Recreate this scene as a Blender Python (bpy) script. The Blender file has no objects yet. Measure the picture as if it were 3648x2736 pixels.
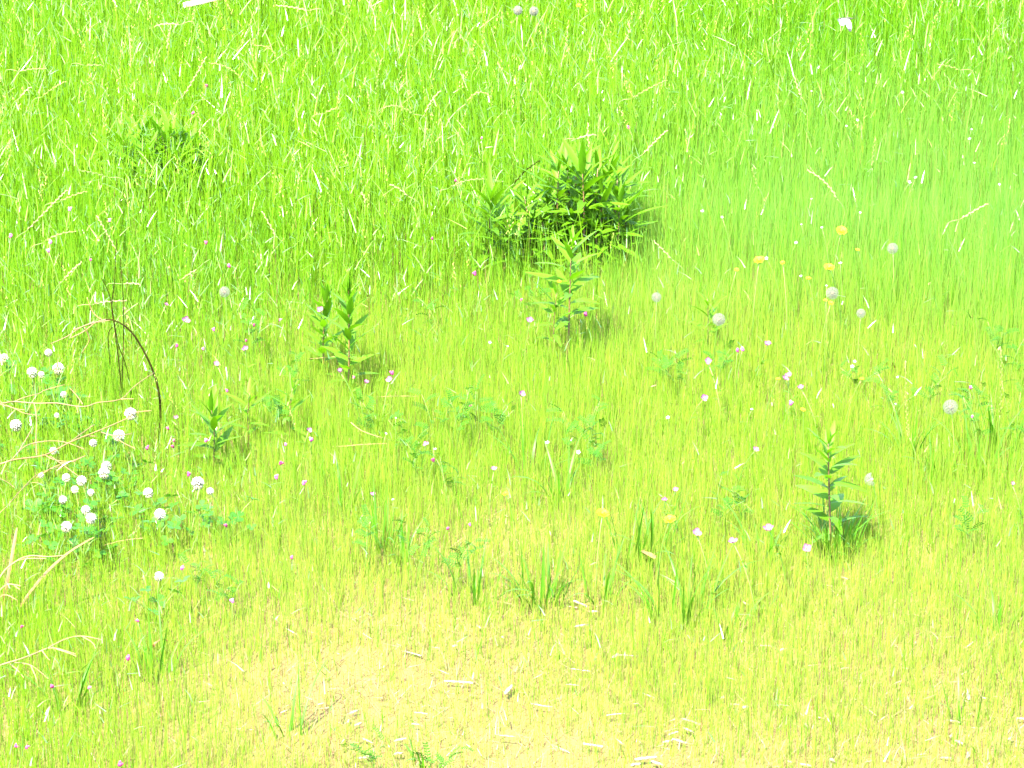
import bpy, math, random
import numpy as np
from mathutils import Vector, Matrix, Euler, Quaternion

random.seed(11)
RNG = np.random.default_rng(11)
sc = bpy.context.scene
C = sc.collection
R = math.radians

# ------------------------------------------------------------------ camera
CAM_H = 3.4
PITCH = math.atan2(3.4, 8.5)
HFOV = R(15.5)
FPX = 1824.0 / math.tan(HFOV / 2)          # focal length in photo pixels
cam_d = bpy.data.cameras.new('camera')
cam_d.sensor_width = 36.0
cam_d.lens = 18.0 / math.tan(HFOV / 2)
cam_d.clip_start = 0.1
cam_d.clip_end = 2000.0
cam = bpy.data.objects.new('camera', cam_d)
cam.location = (0, 0, CAM_H)
cam.rotation_euler = (math.pi / 2 - PITCH, 0, 0)
C.objects.link(cam)
sc.camera = cam

# ------------------------------------------------------------------ sky, sun, exposure
SUN_EL, SUN_AZ = R(56), R(-150)             # azimuth from +Y towards +X
world = bpy.data.worlds.new('World')
sc.world = world
world.use_nodes = True
wn = world.node_tree.nodes
sky = wn.new('ShaderNodeTexSky')
sky.sky_type = 'NISHITA'
sky.sun_disc = False
sky.sun_elevation = SUN_EL
sky.sun_rotation = SUN_AZ
wn['Background'].inputs['Strength'].default_value = 0.13
world.node_tree.links.new(sky.outputs[0], wn['Background'].inputs['Color'])
sun_d = bpy.data.lights.new('sun', 'SUN')
sun_d.energy = 3.0
sun_d.angle = R(0.53)
sun_d.color = (1.0, 0.95, 0.86)
sun = bpy.data.objects.new('sun', sun_d)
sdir = Vector((math.sin(SUN_AZ) * math.cos(SUN_EL), math.cos(SUN_AZ) * math.cos(SUN_EL), math.sin(SUN_EL)))
sun.rotation_euler = (-sdir).to_track_quat('-Z', 'Y').to_euler()
sun.location = (0, 8, 30)
C.objects.link(sun)
sc.view_settings.view_transform = 'Standard'
sc.view_settings.look = 'None'
sc.view_settings.gamma = 1.0
sc.view_settings.use_curve_mapping = False
sc.view_settings.exposure = 4.7
sc.render.engine = 'CYCLES'
sc.cycles.max_bounces = 6
sc.cycles.diffuse_bounces = 4
sc.cycles.transmission_bounces = 4
sc.cycles.glossy_bounces = 2

# ------------------------------------------------------------------ photo pixel -> place
FWD = Vector((0, math.cos(PITCH), -math.sin(PITCH)))
UPV = Vector((0, math.sin(PITCH), math.cos(PITCH)))
def ray(u, v):
    return FWD + Vector((1, 0, 0)) * ((u - 1824) / FPX) + UPV * ((1368 - v) / FPX)
def at_z(u, v, z=0.0):
    d = ray(u, v)
    t = (z - CAM_H) / d.z
    return Vector((d.x * t, d.y * t, z))
def at_y(u, v, y):
    d = ray(u, v)
    t = y / d.y
    return Vector((d.x * t, y, CAM_H + d.z * t))
def to_px(x, y, z):
    """arrays of ground points -> photo pixel, used to read the zone maps"""
    dz = z - CAM_H
    f = y * FWD.y + dz * FWD.z
    return 1824 + FPX * x / f, 1368 - FPX * (y * UPV.y + dz * UPV.z) / f

def ground_h(x, y):
    return 0.012 * np.sin(1.9 * x + 0.7) * np.cos(1.3 * y + 0.4) + 0.007 * np.sin(4.3 * x - 2.1 * y) + 0.004 * np.cos(9.1 * y + 5.0 * x)
def gz(p):
    return float(ground_h(p[0], p[1]))

# ------------------------------------------------------------------ zone maps of the meadow (read at the root of each blade)
ZU = np.array([0, 400, 800, 1216, 1824, 2300, 2700, 3100, 3648], float)
ZV = np.array([-200, 300, 600, 900, 1150, 1400, 1800, 2250, 2736], float)
TALL = np.array([
    [1, 1, 1, 1, 1, 1, 1, 1, 1],
    [1, 1, 1, 1, 1, 1, 1, 1, 1],
    [1, 1, 1, 1, 1, .95, .55, .35, .30],
    [1, 1, 1, 1, .95, .35, .08, .03, .10],
    [.95, .9, .75, .55, .30, .03, 0, 0, .05],
    [.85, .75, .35, .06, .03, 0, 0, 0, .03],
    [.75, .65, .20, .03, .02, .02, .02, .02, .03],
    [.60, .35, .04, .0, .0, 0, 0, 0, .02],
    [.50, .20, .02, .0, 0, 0, 0, 0, .0]])
TALLH = np.array([
    [.36] * 9, [.36] * 9,
    [.34, .34, .34, .34, .34, .34, .30, .27, .27],
    [.30, .30, .30, .31, .30, .24, .2, .2, .2],
    [.25, .24, .24, .22, .20, .16, .15, .15, .16],
    [.20, .19, .17, .15, .14, .13, .13, .13, .14],
    [.18, .16, .14, .13, .13, .13, .13, .13, .13],
    [.17, .15, .12, .11, .11, .11, .11, .11, .11],
    [.16, .14, .11, .11, .11, .11, .11, .11, .11]])
SHORTH = np.array([
    [.20] * 9, [.20] * 9,
    [.18, .18, .18, .18, .18, .20, .21, .21, .21],
    [.15, .15, .15, .15, .14, .17, .18, .18, .18],
    [.13, .13, .12, .12, .12, .13, .14, .13, .14],
    [.12, .12, .11, .105, .10, .105, .10, .10, .11],
    [.12, .11, .10, .10, .095, .10, .095, .09, .10],
    [.11, .10, .085, .07, .065, .075, .08, .07, .08],
    [.10, .085, .065, .05, .05, .06, .065, .05, .05]])
BARE = np.array([            # how much the dry thatch shows
    [0] * 9, [0] * 9, [0] * 9,
    [0, 0, 0, .0, .05, .05, 0, 0, .05],
    [0, 0, .1, .30, .25, .15, .08, .06, .08],
    [.0, .05, .10, .12, .12, .10, .10, .14, .10],
    [.0, .08, .15, .20, .22, .18, .14, .12, .14],
    [.05, .12, .30, .55, .65, .40, .35, .40, .38],
    [.20, .35, .60, .80, .72, .66, .55, .62, .80]])
COOL = np.array([            # bluish pale green species on the right
    [.15, .1, .05, 0, 0, 0, 0, 0, 0], [.1, .1, .05, 0, 0, .0, .0, .0, .0],
    [.0, 0, 0, 0, .1, .25, .45, .55, .60],
    [0, 0, 0, .0, .1, .45, .65, .7, .75],
    [0, .1, .15, .05, .1, .3, .3, .3, .45],
    [.1, .15, .15, .05, .05, .05, .0, .0, .2],
    [.1, .1, .1, .05, .05, 0, .0, .0, .12],
    [0, 0, 0, .0, 0, 0, 0, .05, .1],
    [0, 0, 0, 0, 0, 0, 0, 0, .05]])
def zmap(M, u, v):
    M = np.asarray(M, float)
    u = np.clip(u, ZU[0], ZU[-1] - 1e-3); v = np.clip(v, ZV[0], ZV[-1] - 1e-3)
    i = np.searchsorted(ZU, u, 'right') - 1; j = np.searchsorted(ZV, v, 'right') - 1
    a = (u - ZU[i]) / (ZU[i + 1] - ZU[i]); b = (v - ZV[j]) / (ZV[j + 1] - ZV[j])
    return (M[j, i] * (1 - a) * (1 - b) + M[j, i + 1] * a * (1 - b) + M[j + 1, i] * (1 - a) * b + M[j + 1, i + 1] * a * b)
_NT = RNG.random((64, 64))
def vnoise(x, y, s):
    x = np.asarray(x) * s + 100.0; y = np.asarray(y) * s + 100.0
    i = np.floor(x).astype(int); j = np.floor(y).astype(int)
    a = x - i; b = y - j
    a = a * a * (3 - 2 * a); b = b * b * (3 - 2 * b)
    g = lambda p, q: _NT[p % 64, q % 64]
    return g(i, j) * (1 - a) * (1 - b) + g(i + 1, j) * a * (1 - b) + g(i, j + 1) * (1 - a) * b + g(i + 1, j + 1) * a * b
def fnoise(x, y, s):
    return (vnoise(x, y, s) * .55 + vnoise(x + 7, y - 3, s * 2.1) * .3 + vnoise(x - 5, y + 9, s * 4.7) * .15)

# ------------------------------------------------------------------ materials
def leaf_mat(name, col=None, attr=None, trans=0.35, rough=0.42, spec=0.4, vary=0.0, noise=0.0, tcol=None):
    m = bpy.data.materials.new(name); m.use_nodes = True
    nt = m.node_tree; n = nt.nodes; l = nt.links
    for x in list(n): n.remove(x)
    out = n.new('ShaderNodeOutputMaterial')
    pr = n.new('ShaderNodeBsdfPrincipled')
    pr.inputs['Roughness'].default_value = rough
    pr.inputs['Specular IOR Level'].default_value = spec
    tr = n.new('ShaderNodeBsdfTranslucent')
    mx = n.new('ShaderNodeMixShader'); mx.inputs[0].default_value = trans
    if attr:
        a = n.new('ShaderNodeAttribute'); a.attribute_name = attr
        src = a.outputs['Color']
    else:
        a = n.new('ShaderNodeRGB'); a.outputs[0].default_value = (*col, 1)
        src = a.outputs[0]
    if vary or noise:
        hs = n.new('ShaderNodeHueSaturation')
        l.new(src, hs.inputs['Color'])
        oi = n.new('ShaderNodeObjectInfo')
        mr = n.new('ShaderNodeMapRange')
        mr.inputs['To Min'].default_value = 1 - vary; mr.inputs['To Max'].default_value = 1 + vary
        l.new(oi.outputs['Random'], mr.inputs['Value'])
        val = mr.outputs[0]
        if noise:
            tc = n.new('ShaderNodeTexCoord'); nz = n.new('ShaderNodeTexNoise')
            nz.inputs['Scale'].default_value = 60.0; nz.inputs['Detail'].default_value = 3.0
            l.new(tc.outputs['Object'], nz.inputs['Vector'])
            m2 = n.new('ShaderNodeMapRange')
            m2.inputs['From Min'].default_value = .3; m2.inputs['From Max'].default_value = .7
            m2.inputs['To Min'].default_value = 1 - noise; m2.inputs['To Max'].default_value = 1 + noise
            l.new(nz.outputs['Fac'], m2.inputs['Value'])
            mu = n.new('ShaderNodeMath'); mu.operation = 'MULTIPLY'
            l.new(val, mu.inputs[0]); l.new(m2.outputs[0], mu.inputs[1]); val = mu.outputs[0]
        l.new(val, hs.inputs['Value'])
        src = hs.outputs['Color']
    l.new(src, pr.inputs['Base Color'])
    tcm = n.new('ShaderNodeMix'); tcm.data_type = 'RGBA'; tcm.blend_type = 'MULTIPLY'
    tcm.inputs[0].default_value = 1.0
    l.new(src, tcm.inputs[6]); tcm.inputs[7].default_value = (*(tcol or (1.15, 1.1, .5)), 1)
    l.new(tcm.outputs[2], tr.inputs['Color'])
    l.new(pr.outputs[0], mx.inputs[1]); l.new(tr.outputs[0], mx.inputs[2])
    l.new(mx.outputs[0], out.inputs['Surface'])
    return m

M = {}
M['grass'] = leaf_mat('grass_blade', attr='col', trans=.42, rough=.55, spec=.06)
M['grass_gloss'] = leaf_mat('glossy_grass_leaf', attr='col', trans=.35, rough=.36, spec=.5)
M['thatch'] = leaf_mat('dry_thatch', attr='col', trans=.2, rough=.7, spec=.2, tcol=(1, 1, .9))
M['gold_young'] = leaf_mat('young_leaf', col=(.037, .098, .0015), trans=.45, rough=.55, spec=.10, vary=.15, noise=.15)
M['gold_leaf'] = leaf_mat('mature_leaf', col=(.040, .104, .0022), trans=.52, rough=.55, spec=.10, vary=.2, noise=.18)
M['gold_stem'] = leaf_mat('reddish_stem', col=(.040, .022, .004), trans=.0, rough=.6, spec=.3, vary=.25, noise=.4)
M['green_stem'] = leaf_mat('green_stem', col=(.050, .100, .008), trans=.1, rough=.5, spec=.3, vary=.2, noise=.2)
M['clover_white'] = leaf_mat('clover_floret', col=(.22, .21, .17), trans=.3, rough=.7, spec=.2, vary=.1, tcol=(1, 1, .85))
M['clover_base'] = leaf_mat('faded_floret', col=(.15, .145, .075), trans=.3, rough=.7, spec=.2, vary=.2)
M['clover_leaf'] = leaf_mat('clover_leaf', col=(.015, .066, .002), trans=.35, rough=.55, spec=.15, vary=.25, noise=.2)
M['vetch_leaf'] = leaf_mat('vetch_leaflet', col=(.016, .060, .003), trans=.35, rough=.6, spec=.06, vary=.3, noise=.1)
M['petal'] = leaf_mat('pale_pink_petal', attr='col', trans=.35, rough=.6, spec=.2, tcol=(1, .9, 1))
M['bud'] = leaf_mat('magenta_bud', col=(.16, .010, .052), trans=.2, rough=.5, spec=.3, vary=.35, tcol=(1, .9, 1))
M['bud_pale'] = leaf_mat('pink_bud', col=(.22, .032, .11), trans=.2, rough=.5, spec=.3, vary=.3, tcol=(1, .9, 1))
M['yellow'] = leaf_mat('yellow_ray', col=(.22, .145, .0010), trans=.3, rough=.6, spec=.2, vary=.1, tcol=(1, .9, .6))
M['yellow_core'] = leaf_mat('yellow_disc', col=(.24, .14, .001), trans=.1, rough=.7, spec=.2, vary=.1)
M['pappus'] = leaf_mat('pappus_hair', col=(.11, .11, .08), trans=.5, rough=.6, spec=.2, tcol=(1, 1, .95))
M['seed'] = leaf_mat('dandelion_seed', col=(.16, .10, .04), trans=0, rough=.7, spec=.2)
M['white_petal'] = leaf_mat('white_petal', col=(.16, .155, .14), trans=.3, rough=.6, spec=.2, tcol=(1, 1, 1))
M['straw'] = leaf_mat('straw', col=(.062, .036, .007), trans=.1, rough=.6, spec=.3, vary=.25, noise=.3, tcol=(1, .9, .7))
M['straw_pale'] = leaf_mat('bleached_straw', col=(.092, .060, .020), trans=.1, rough=.65, spec=.25, vary=.2, noise=.3, tcol=(1, .95, .85))
M['chip'] = leaf_mat('bleached_wood', col=(.105, .080, .055), trans=.05, rough=.75, spec=.2, vary=.12, noise=.25, tcol=(1, .95, .85))
M['dark_stem'] = leaf_mat('dark_dead_stem', col=(.0080, .0072, .0010), trans=.0, rough=.85, spec=.02, vary=.2, noise=.5)
M['tan_leaf'] = leaf_mat('tan_dead_leaf', col=(.075, .038, .008), trans=.3, rough=.6, spec=.3, vary=.2, noise=.3, tcol=(1, .85, .6))
M['spike'] = leaf_mat('ryegrass_spike', col=(.070, .100, .010), trans=.3, rough=.5, spec=.35, vary=.25, noise=.25)
M['spike_dry'] = leaf_mat('dry_spike', col=(.135, .120, .045), trans=.3, rough=.55, spec=.35, vary=.2, noise=.2)
M['cane'] = leaf_mat('pale_cane', col=(.46, .33, .20), trans=0, rough=.5, spec=.4, noise=.25)
M['cane_node'] = leaf_mat('cane_node', col=(.22, .12, .06), trans=0, rough=.6, spec=.3, noise=.2)
M['stone'] = leaf_mat('pale_stone', col=(.46, .42, .35), trans=0, rough=.85, spec=.2, vary=.1, noise=.3)
M['wing'] = leaf_mat('butterfly_wing', attr='col', trans=.35, rough=.7, spec=.1, tcol=(1, 1, 1))
M['body'] = leaf_mat('butterfly_body', col=(.018, .017, .013), trans=0, rough=.8, spec=.1, noise=.3)

def soil_mat():
    m = bpy.data.materials.new('meadow_soil'); m.use_nodes = True
    nt = m.node_tree; n = nt.nodes; l = nt.links
    pr = n['Principled BSDF']; pr.inputs['Roughness'].default_value = .95
    pr.inputs['Specular IOR Level'].default_value = .1
    tc = n.new('ShaderNodeTexCoord')
    n1 = n.new('ShaderNodeTexNoise'); n1.inputs['Scale'].default_value = 3.2; n1.inputs['Detail'].default_value = 8
    n2 = n.new('ShaderNodeTexNoise'); n2.inputs['Scale'].default_value = 160; n2.inputs['Detail'].default_value = 6
    l.new(tc.outputs['Object'], n1.inputs['Vector']); l.new(tc.outputs['Object'], n2.inputs['Vector'])
    cr = n.new('ShaderNodeValToRGB')
    cr.color_ramp.elements[0].position = .35; cr.color_ramp.elements[0].color = (.042, .027, .010, 1)
    cr.color_ramp.elements[1].position = .68; cr.color_ramp.elements[1].color = (.074, .047, .020, 1)
    l.new(n2.outputs['Fac'], cr.inputs['Fac'])
    mx = n.new('ShaderNodeMix'); mx.data_type = 'RGBA'
    l.new(n1.outputs['Fac'], mx.inputs[0]); l.new(cr.outputs['Color'], mx.inputs[6])
    mx.inputs[7].default_value = (.056, .050, .009, 1)
    l.new(mx.outputs[2], pr.inputs['Base Color'])
    bp = n.new('ShaderNodeBump'); bp.inputs['Strength'].default_value = .6; bp.inputs['Distance'].default_value = .01
    l.new(n2.outputs['Fac'], bp.inputs['Height']); l.new(bp.outputs[0], pr.inputs['Normal'])
    return m
M['soil'] = soil_mat()

# ------------------------------------------------------------------ object helpers
def tag(o, label=None, cat=None, group=None, kind=None):
    if label: o['label'] = label
    if cat: o['category'] = cat
    if group: o['group'] = group
    if kind: o['kind'] = kind
    return o
def mesh(name, verts, faces, mat, cols=None, smooth=True):
    me = bpy.data.meshes.new(name)
    me.from_pydata([tuple(v) for v in verts], [], faces)
    me.materials.append(mat if not isinstance(mat, str) else M[mat])
    if smooth:
        me.polygons.foreach_set('use_smooth', [True] * len(me.polygons))
    if cols is not None:
        a = me.attributes.new('col', 'FLOAT_COLOR', 'POINT')
        a.data.foreach_set('color', np.asarray([(*c, 1) for c in cols], np.float32).ravel())
    me.update()
    return me
def put(name, me, parent=None, loc=(0, 0, 0), rot=None, scale=(1, 1, 1)):
    o = bpy.data.objects.new(name, me)
    C.objects.link(o)
    if parent: o.parent = parent
    o.location = loc
    if rot is not None:
        if isinstance(rot, Quaternion):
            o.rotation_euler = rot.to_euler()
        else:
            o.rotation_euler = rot
    o.scale = scale if not isinstance(scale, (int, float)) else (scale,) * 3
    return o
def empty(name, loc, label, cat, group=None):
    o = bpy.data.objects.new(name, None)
    o.empty_display_size = .02
    o.location = loc
    C.objects.link(o)
    return tag(o, label, cat, group)

class Geo:
    def __init__(s): s.v = []; s.f = []; s.c = []
    def tube(s, pts, rad, n=5, col=None, cap=True):
        pts = [Vector(p) for p in pts]
        b = len(s.v); k = len(pts)
        ref = None
        for i, p in enumerate(pts):
            t = (pts[min(i + 1, k - 1)] - pts[max(i - 1, 0)])
            t = t.normalized() if t.length > 1e-9 else Vector((0, 0, 1))
            if ref is None:
                ref = Vector((1, 0, 0)) if abs(t.x) < .8 else Vector((0, 1, 0))
            a = (ref - t * ref.dot(t)).normalized(); ref = a
            c = t.cross(a)
            r = rad[i] if hasattr(rad, '__len__') else rad
            for q in range(n):
                th = 2 * math.pi * q / n
                s.v.append(p + (a * math.cos(th) + c * math.sin(th)) * r)
                s.c.append(col)
        for i in range(k - 1):
            for q in range(n):
                s.f.append((b + i * n + q, b + i * n + (q + 1) % n, b + (i + 1) * n + (q + 1) % n, b + (i + 1) * n + q))
        if cap:
            s.f.append(tuple(b + q for q in reversed(range(n))))
            s.f.append(tuple(b + (k - 1) * n + q for q in range(n)))
    def strip(s, pts, wid, side, col=None, crease=0.0):
        """ribbon along pts, width wid[i], with a raised or lowered midrib"""
        b = len(s.v); k = len(pts)
        for i, p in enumerate(pts):
            p = Vector(p)
            t = Vector(pts[min(i + 1, k - 1)]) - Vector(pts[max(i - 1, 0)])
            sd = Vector(side); sd = (sd - t * (sd.dot(t) / max(t.length_squared, 1e-12))).normalized()
            nr = t.cross(sd).normalized()
            w = wid[i]
            s.v += [p - sd * w / 2 - nr * (crease * w), p, p + sd * w / 2 - nr * (crease * w)]
            cc = col[i] if isinstance(col, list) else col
            s.c += [cc, cc, cc]
        for i in range(k - 1):
            q = b + i * 3
            s.f += [(q, q + 1, q + 4, q + 3), (q + 1, q + 2, q + 5, q + 4)]
    def blob(s, c, r, axis=(0, 0, 1), stretch=1.0, nu=6, nv=4, col=None):
        c = Vector(c); ax = Vector(axis).normalized()
        qt = Vector((0, 0, 1)).rotation_difference(ax)
        b = len(s.v)
        s.v.append(c + qt @ Vector((0, 0, r * stretch))); s.c.append(col)
        for i in range(1, nv):
            ph = math.pi * i / nv
            for j in range(nu):
                th = 2 * math.pi * j / nu
                s.v.append(c + qt @ Vector((r * math.sin(ph) * math.cos(th), r * math.sin(ph) * math.sin(th), r * stretch * math.cos(ph)))); s.c.append(col)
        s.v.append(c - qt @ Vector((0, 0, r * stretch))); s.c.append(col)
        e = len(s.v) - 1
        for j in range(nu):
            s.f.append((b, b + 1 + j, b + 1 + (j + 1) % nu))
            s.f.append((e, b + 1 + (nv - 2) * nu + (j + 1) % nu, b + 1 + (nv - 2) * nu + j))
        for i in range(nv - 2):
            for j in range(nu):
                a0 = b + 1 + i * nu
                s.f.append((a0 + j, a0 + nu + j, a0 + nu + (j + 1) % nu, a0 + (j + 1) % nu))
    def mesh(s, name, mat):
        return mesh(name, s.v, s.f, mat, s.c if s.c and s.c[0] is not None else None)
def bez(p0, p1, p2, n=8):
    p0, p1, p2 = Vector(p0), Vector(p1), Vector(p2)
    return [p0 * (1 - t) ** 2 + p1 * 2 * t * (1 - t) + p2 * t * t for t in [i / n for i in range(n + 1)]]
def smooth(P, n=4):
    out = []
    for i in range(len(P) - 1):
        p0 = P[max(i - 1, 0)]; p1 = P[i]; p2 = P[i + 1]; p3 = P[min(i + 2, len(P) - 1)]
        for k in range(n):
            t = k / n
            out.append(.5 * ((2 * p1) + (p2 - p0) * t + (2 * p0 - 5 * p1 + 4 * p2 - p3) * t * t + (3 * p1 - p0 - 3 * p2 + p3) * t ** 3))
    out.append(P[-1])
    return out
def jit(a): return random.uniform(-a, a)

# ------------------------------------------------------------------ ground
def build_ground():
    xs = np.unique(np.concatenate([np.linspace(-200, -8, 14), np.linspace(-8, 8, 81), np.linspace(8, 200, 14)]))
    ys = np.unique(np.concatenate([np.linspace(-100, 2, 10), np.linspace(2, 20, 91), np.linspace(20, 300, 16)]))
    X, Y = np.meshgrid(xs, ys)
    fade = np.clip((20 - np.maximum(abs(X), abs(Y - 8))) / 10, 0, 1)
    Z = ground_h(X, Y) * fade
    V = np.stack([X, Y, Z], -1).reshape(-1, 3)
    nx, ny = len(xs), len(ys)
    F = [(j * nx + i, j * nx + i + 1, (j + 1) * nx + i + 1, (j + 1) * nx + i) for j in range(ny - 1) for i in range(nx - 1)]
    o = put('ground', mesh('ground', V.tolist(), F, 'soil'))
    tag(o, 'dry pale soil under the meadow grass', 'ground', kind='structure')
build_ground()

# ------------------------------------------------------------------ grass as stuff
def scatter(n, y0, y1, margin=.7):
    """points spread evenly over the strip of meadow in view and a margin beside it"""
    out = []
    got = 0
    while got < n:
        y = RNG.uniform(y0, y1, n); x = RNG.uniform(-3.6, 3.6, n)
        k = abs(x) < 0.5 * 0.276 * np.sqrt(y * y + CAM_H ** 2) + margin
        out.append(np.stack([x[k], y[k]], 1)); got += int(k.sum())
    return np.concatenate(out)[:n]

def blades(name, P, h, w, az, lean, curl, faz, col, mat, nseg=2, z0=None, tipdark=None):
    """one mesh of many blades; P (n,2), curl bends the tip down, faz is the facing of the flat side"""
    n = len(h)
    z = ground_h(P[:, 0], P[:, 1]) - .006
    if z0 is not None: z = z + z0
    d = np.stack([np.cos(az), np.sin(az), np.zeros(n)], 1)
    sd = np.stack([np.cos(faz), np.sin(faz), np.zeros(n)], 1)
    ts = np.linspace(0, 1, nseg + 1)
    vs = []
    cs = []
    base = np.stack([P[:, 0], P[:, 1], z], 1)
    for i, t in enumerate(ts):
        c = base + d * (h * (lean * t + curl * t * t))[:, None]
        c[:, 2] += h * (t * np.sqrt(np.maximum(1 - lean ** 2, .02)) - .55 * curl * t * t * t)
        if i < nseg:
            ww = w * (1 - .75 * t ** 1.6) * .5 if nseg > 1 else w * .5
            vs += [c - sd * ww[:, None], c + sd * ww[:, None]]
        else:
            vs.append(c)
    k = 2 * nseg + 1
    V = np.stack(vs, 1).reshape(-1, 3).astype(np.float32)
    idx = np.arange(n)[:, None] * k
    quads = [idx + np.array([2 * i, 2 * i + 1, 2 * i + 3, 2 * i + 2]) for i in range(nseg - 1)]
    tri = idx + np.array([2 * nseg - 2, 2 * nseg - 1, 2 * nseg])
    loops = np.concatenate([q for q in quads] + [tri], 1).ravel().astype(np.int32)
    sizes = np.tile(np.array([4] * (nseg - 1) + [3]), n)
    me = bpy.data.meshes.new(name)
    me.vertices.add(len(V)); me.vertices.foreach_set('co', V.ravel())
    me.loops.add(len(loops)); me.loops.foreach_set('vertex_index', loops)
    me.polygons.add(len(sizes))
    st = np.concatenate([[0], np.cumsum(sizes)[:-1]]).astype(np.int32)
    me.polygons.foreach_set('loop_start', st)
    me.update(calc_edges=True)
    a = me.attributes.new('col', 'FLOAT_COLOR', 'POINT')
    cc = np.concatenate([np.clip(col, 0, 1), np.ones((n, 1))], 1).astype(np.float32)
    a.data.foreach_set('color', np.repeat(cc, k, axis=0).ravel())
    me.polygons.foreach_set('use_smooth', np.ones(len(sizes), bool))
    me.materials.append(M[mat])
    me.validate()
    return put(name, me)

def mixc(a, b, t):
    return np.asarray(a) * (1 - t[:, None]) + np.asarray(b) * t[:, None]

def zones(P):
    u, v = to_px(P[:, 0], P[:, 1], 0.0)
    return u, v

G_DEEP = (.032, .094, .0008)
G_MID = (.054, .116, .0010)
G_LIME = (.062, .122, .0038)
G_COOL = (.050, .128, .020)
G_YEL = (.098, .134, .0120)
G_STRAW = (.095, .080, .026)
G_RED = (.095, .050, .014)

def tall_grass():
    # upright leaves and culms of the tall stand
    P = scatter(330000, 5.7, 15.5)
    u, v = zones(P)
    T = zmap(TALL, u, v) * (.75 + .5 * fnoise(P[:, 0], P[:, 1], 2.2))
    far = np.clip((15.8 - P[:, 1]) / 3.5, .3, 1)
    k = RNG.random(len(P)) < T * .70 * far
    P = P[k]; u = u[k]; v = v[k]; n = len(P)
    H = zmap(TALLH, u, v) * (.60 + .55 * RNG.random(n)) * (.78 + .44 * fnoise(P[:, 0] + 3, P[:, 1], 1.6))
    w = RNG.uniform(.0010, .0026, n) * np.clip(H / .2, .6, 1.2)
    nz = fnoise(P[:, 0], P[:, 1], 1.1)
    col = mixc(G_DEEP, G_MID, np.clip(nz * 1.6 - .3 + RNG.normal(0, .25, n), 0, 1))
    lim = np.clip((v - 650) / 1100 + RNG.normal(0, .2, n) + .25 * (nz - .5), 0, 1)
    col = mixc(col, G_LIME, lim)
    col = mixc(col, G_COOL, np.clip(zmap(COOL, u, v) + RNG.normal(0, .15, n), 0, 1) * .8)
    st = RNG.random(n) < .018
    col[st] = np.asarray(G_STRAW) * RNG.uniform(.5, 1, (st.sum(), 1))
    col *= RNG.uniform(.72, 1.25, (n, 1))
    az = RNG.uniform(0, 2 * math.pi, n)
    o = blades('tall_grass', P, H, w, az, np.abs(RNG.normal(.05, .08, n)).clip(0, .5), RNG.uniform(0, .16, n),
               RNG.uniform(-1.0, 1.0, n), col, 'grass', 3)
    tag(o, 'tall vivid green meadow grass standing along the back and left side', 'grass', kind='stuff')
    # broad leaf blades leaving the culms at an angle
    Q = scatter(125000, 5.7, 15.0)
    u, v = zones(Q)
    T = zmap(TALL, u, v) * (.6 + .8 * fnoise(Q[:, 0] + 9, Q[:, 1], 2.0))
    k = RNG.random(len(Q)) < T * .55
    Q = Q[k]; u = u[k]; v = v[k]; n = len(Q)
    H = zmap(TALLH, u, v)
    z0 = H * RNG.uniform(.15, .85, n)
    L = RNG.uniform(.03, .085, n) * np.clip(H / .28, .5, 1.1)
    w = RNG.uniform(.0018, .0040, n) * np.clip(H / .28, .5, 1.1)
    col = mixc(G_MID, G_LIME, np.clip((v - 500) / 1100 + RNG.normal(.1, .25, n), 0, 1))
    col = mixc(col, (.062, .135, .022), np.clip(RNG.normal(.25, .3, n), 0, 1))
    col *= RNG.uniform(.75, 1.3, (n, 1))
    o = blades('broad_grass_leaves', Q, L, w, RNG.uniform(0, 2 * math.pi, n), np.abs(RNG.normal(.38, .28, n)).clip(.05, .95), RNG.uniform(.0, .4, n) ** 1.5,
               RNG.uniform(0, math.pi, n), col, 'grass_gloss', 3, z0=z0)
    tag(o, 'short broad leaf blades sticking out among the tall green grass', 'grass', kind='stuff')

def leaf_flecks():
    # short leaf tips among the culms, sunlit glints painted as pale colour
    Q = scatter(190000, 5.9, 15.0)
    u, v = zones(Q)
    T = np.clip(zmap(TALL, u, v) + .10, 0, 1) * (.45 + 1.1 * fnoise(Q[:, 0] + 19, Q[:, 1] - 6, 2.6))
    k = RNG.random(len(Q)) < T * .52
    Q = Q[k]; u = u[k]; v = v[k]; n = len(Q)
    H = zmap(TALLH, u, v) * (.80 + .4 * fnoise(Q[:, 0] + 3, Q[:, 1], 1.6))
    z0 = H * RNG.uniform(.25, 1.0, n)
    L = RNG.uniform(.010, .042, n)
    w = RNG.uniform(.0012, .0034, n)
    col = mixc((.060, .125, .004), (.066, .125, .055), np.clip(RNG.normal(.35, .35, n), 0, 1))
    dk = RNG.random(n) < .22
    col[dk] = np.asarray((.022, .070, .001)) * RNG.uniform(.7, 1.3, (dk.sum(), 1))
    o = blades('grass_leaf_tips', Q, L, w, RNG.uniform(0, 2 * math.pi, n), np.abs(RNG.normal(.35, .35, n)).clip(.0, .98), RNG.uniform(0, .3, n),
               RNG.uniform(0, math.pi, n), col, 'grass_gloss', 2, z0=z0)
    tag(o, 'small leaf tips with painted pale glints all through the tall grass', 'grass', kind='stuff')

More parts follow.
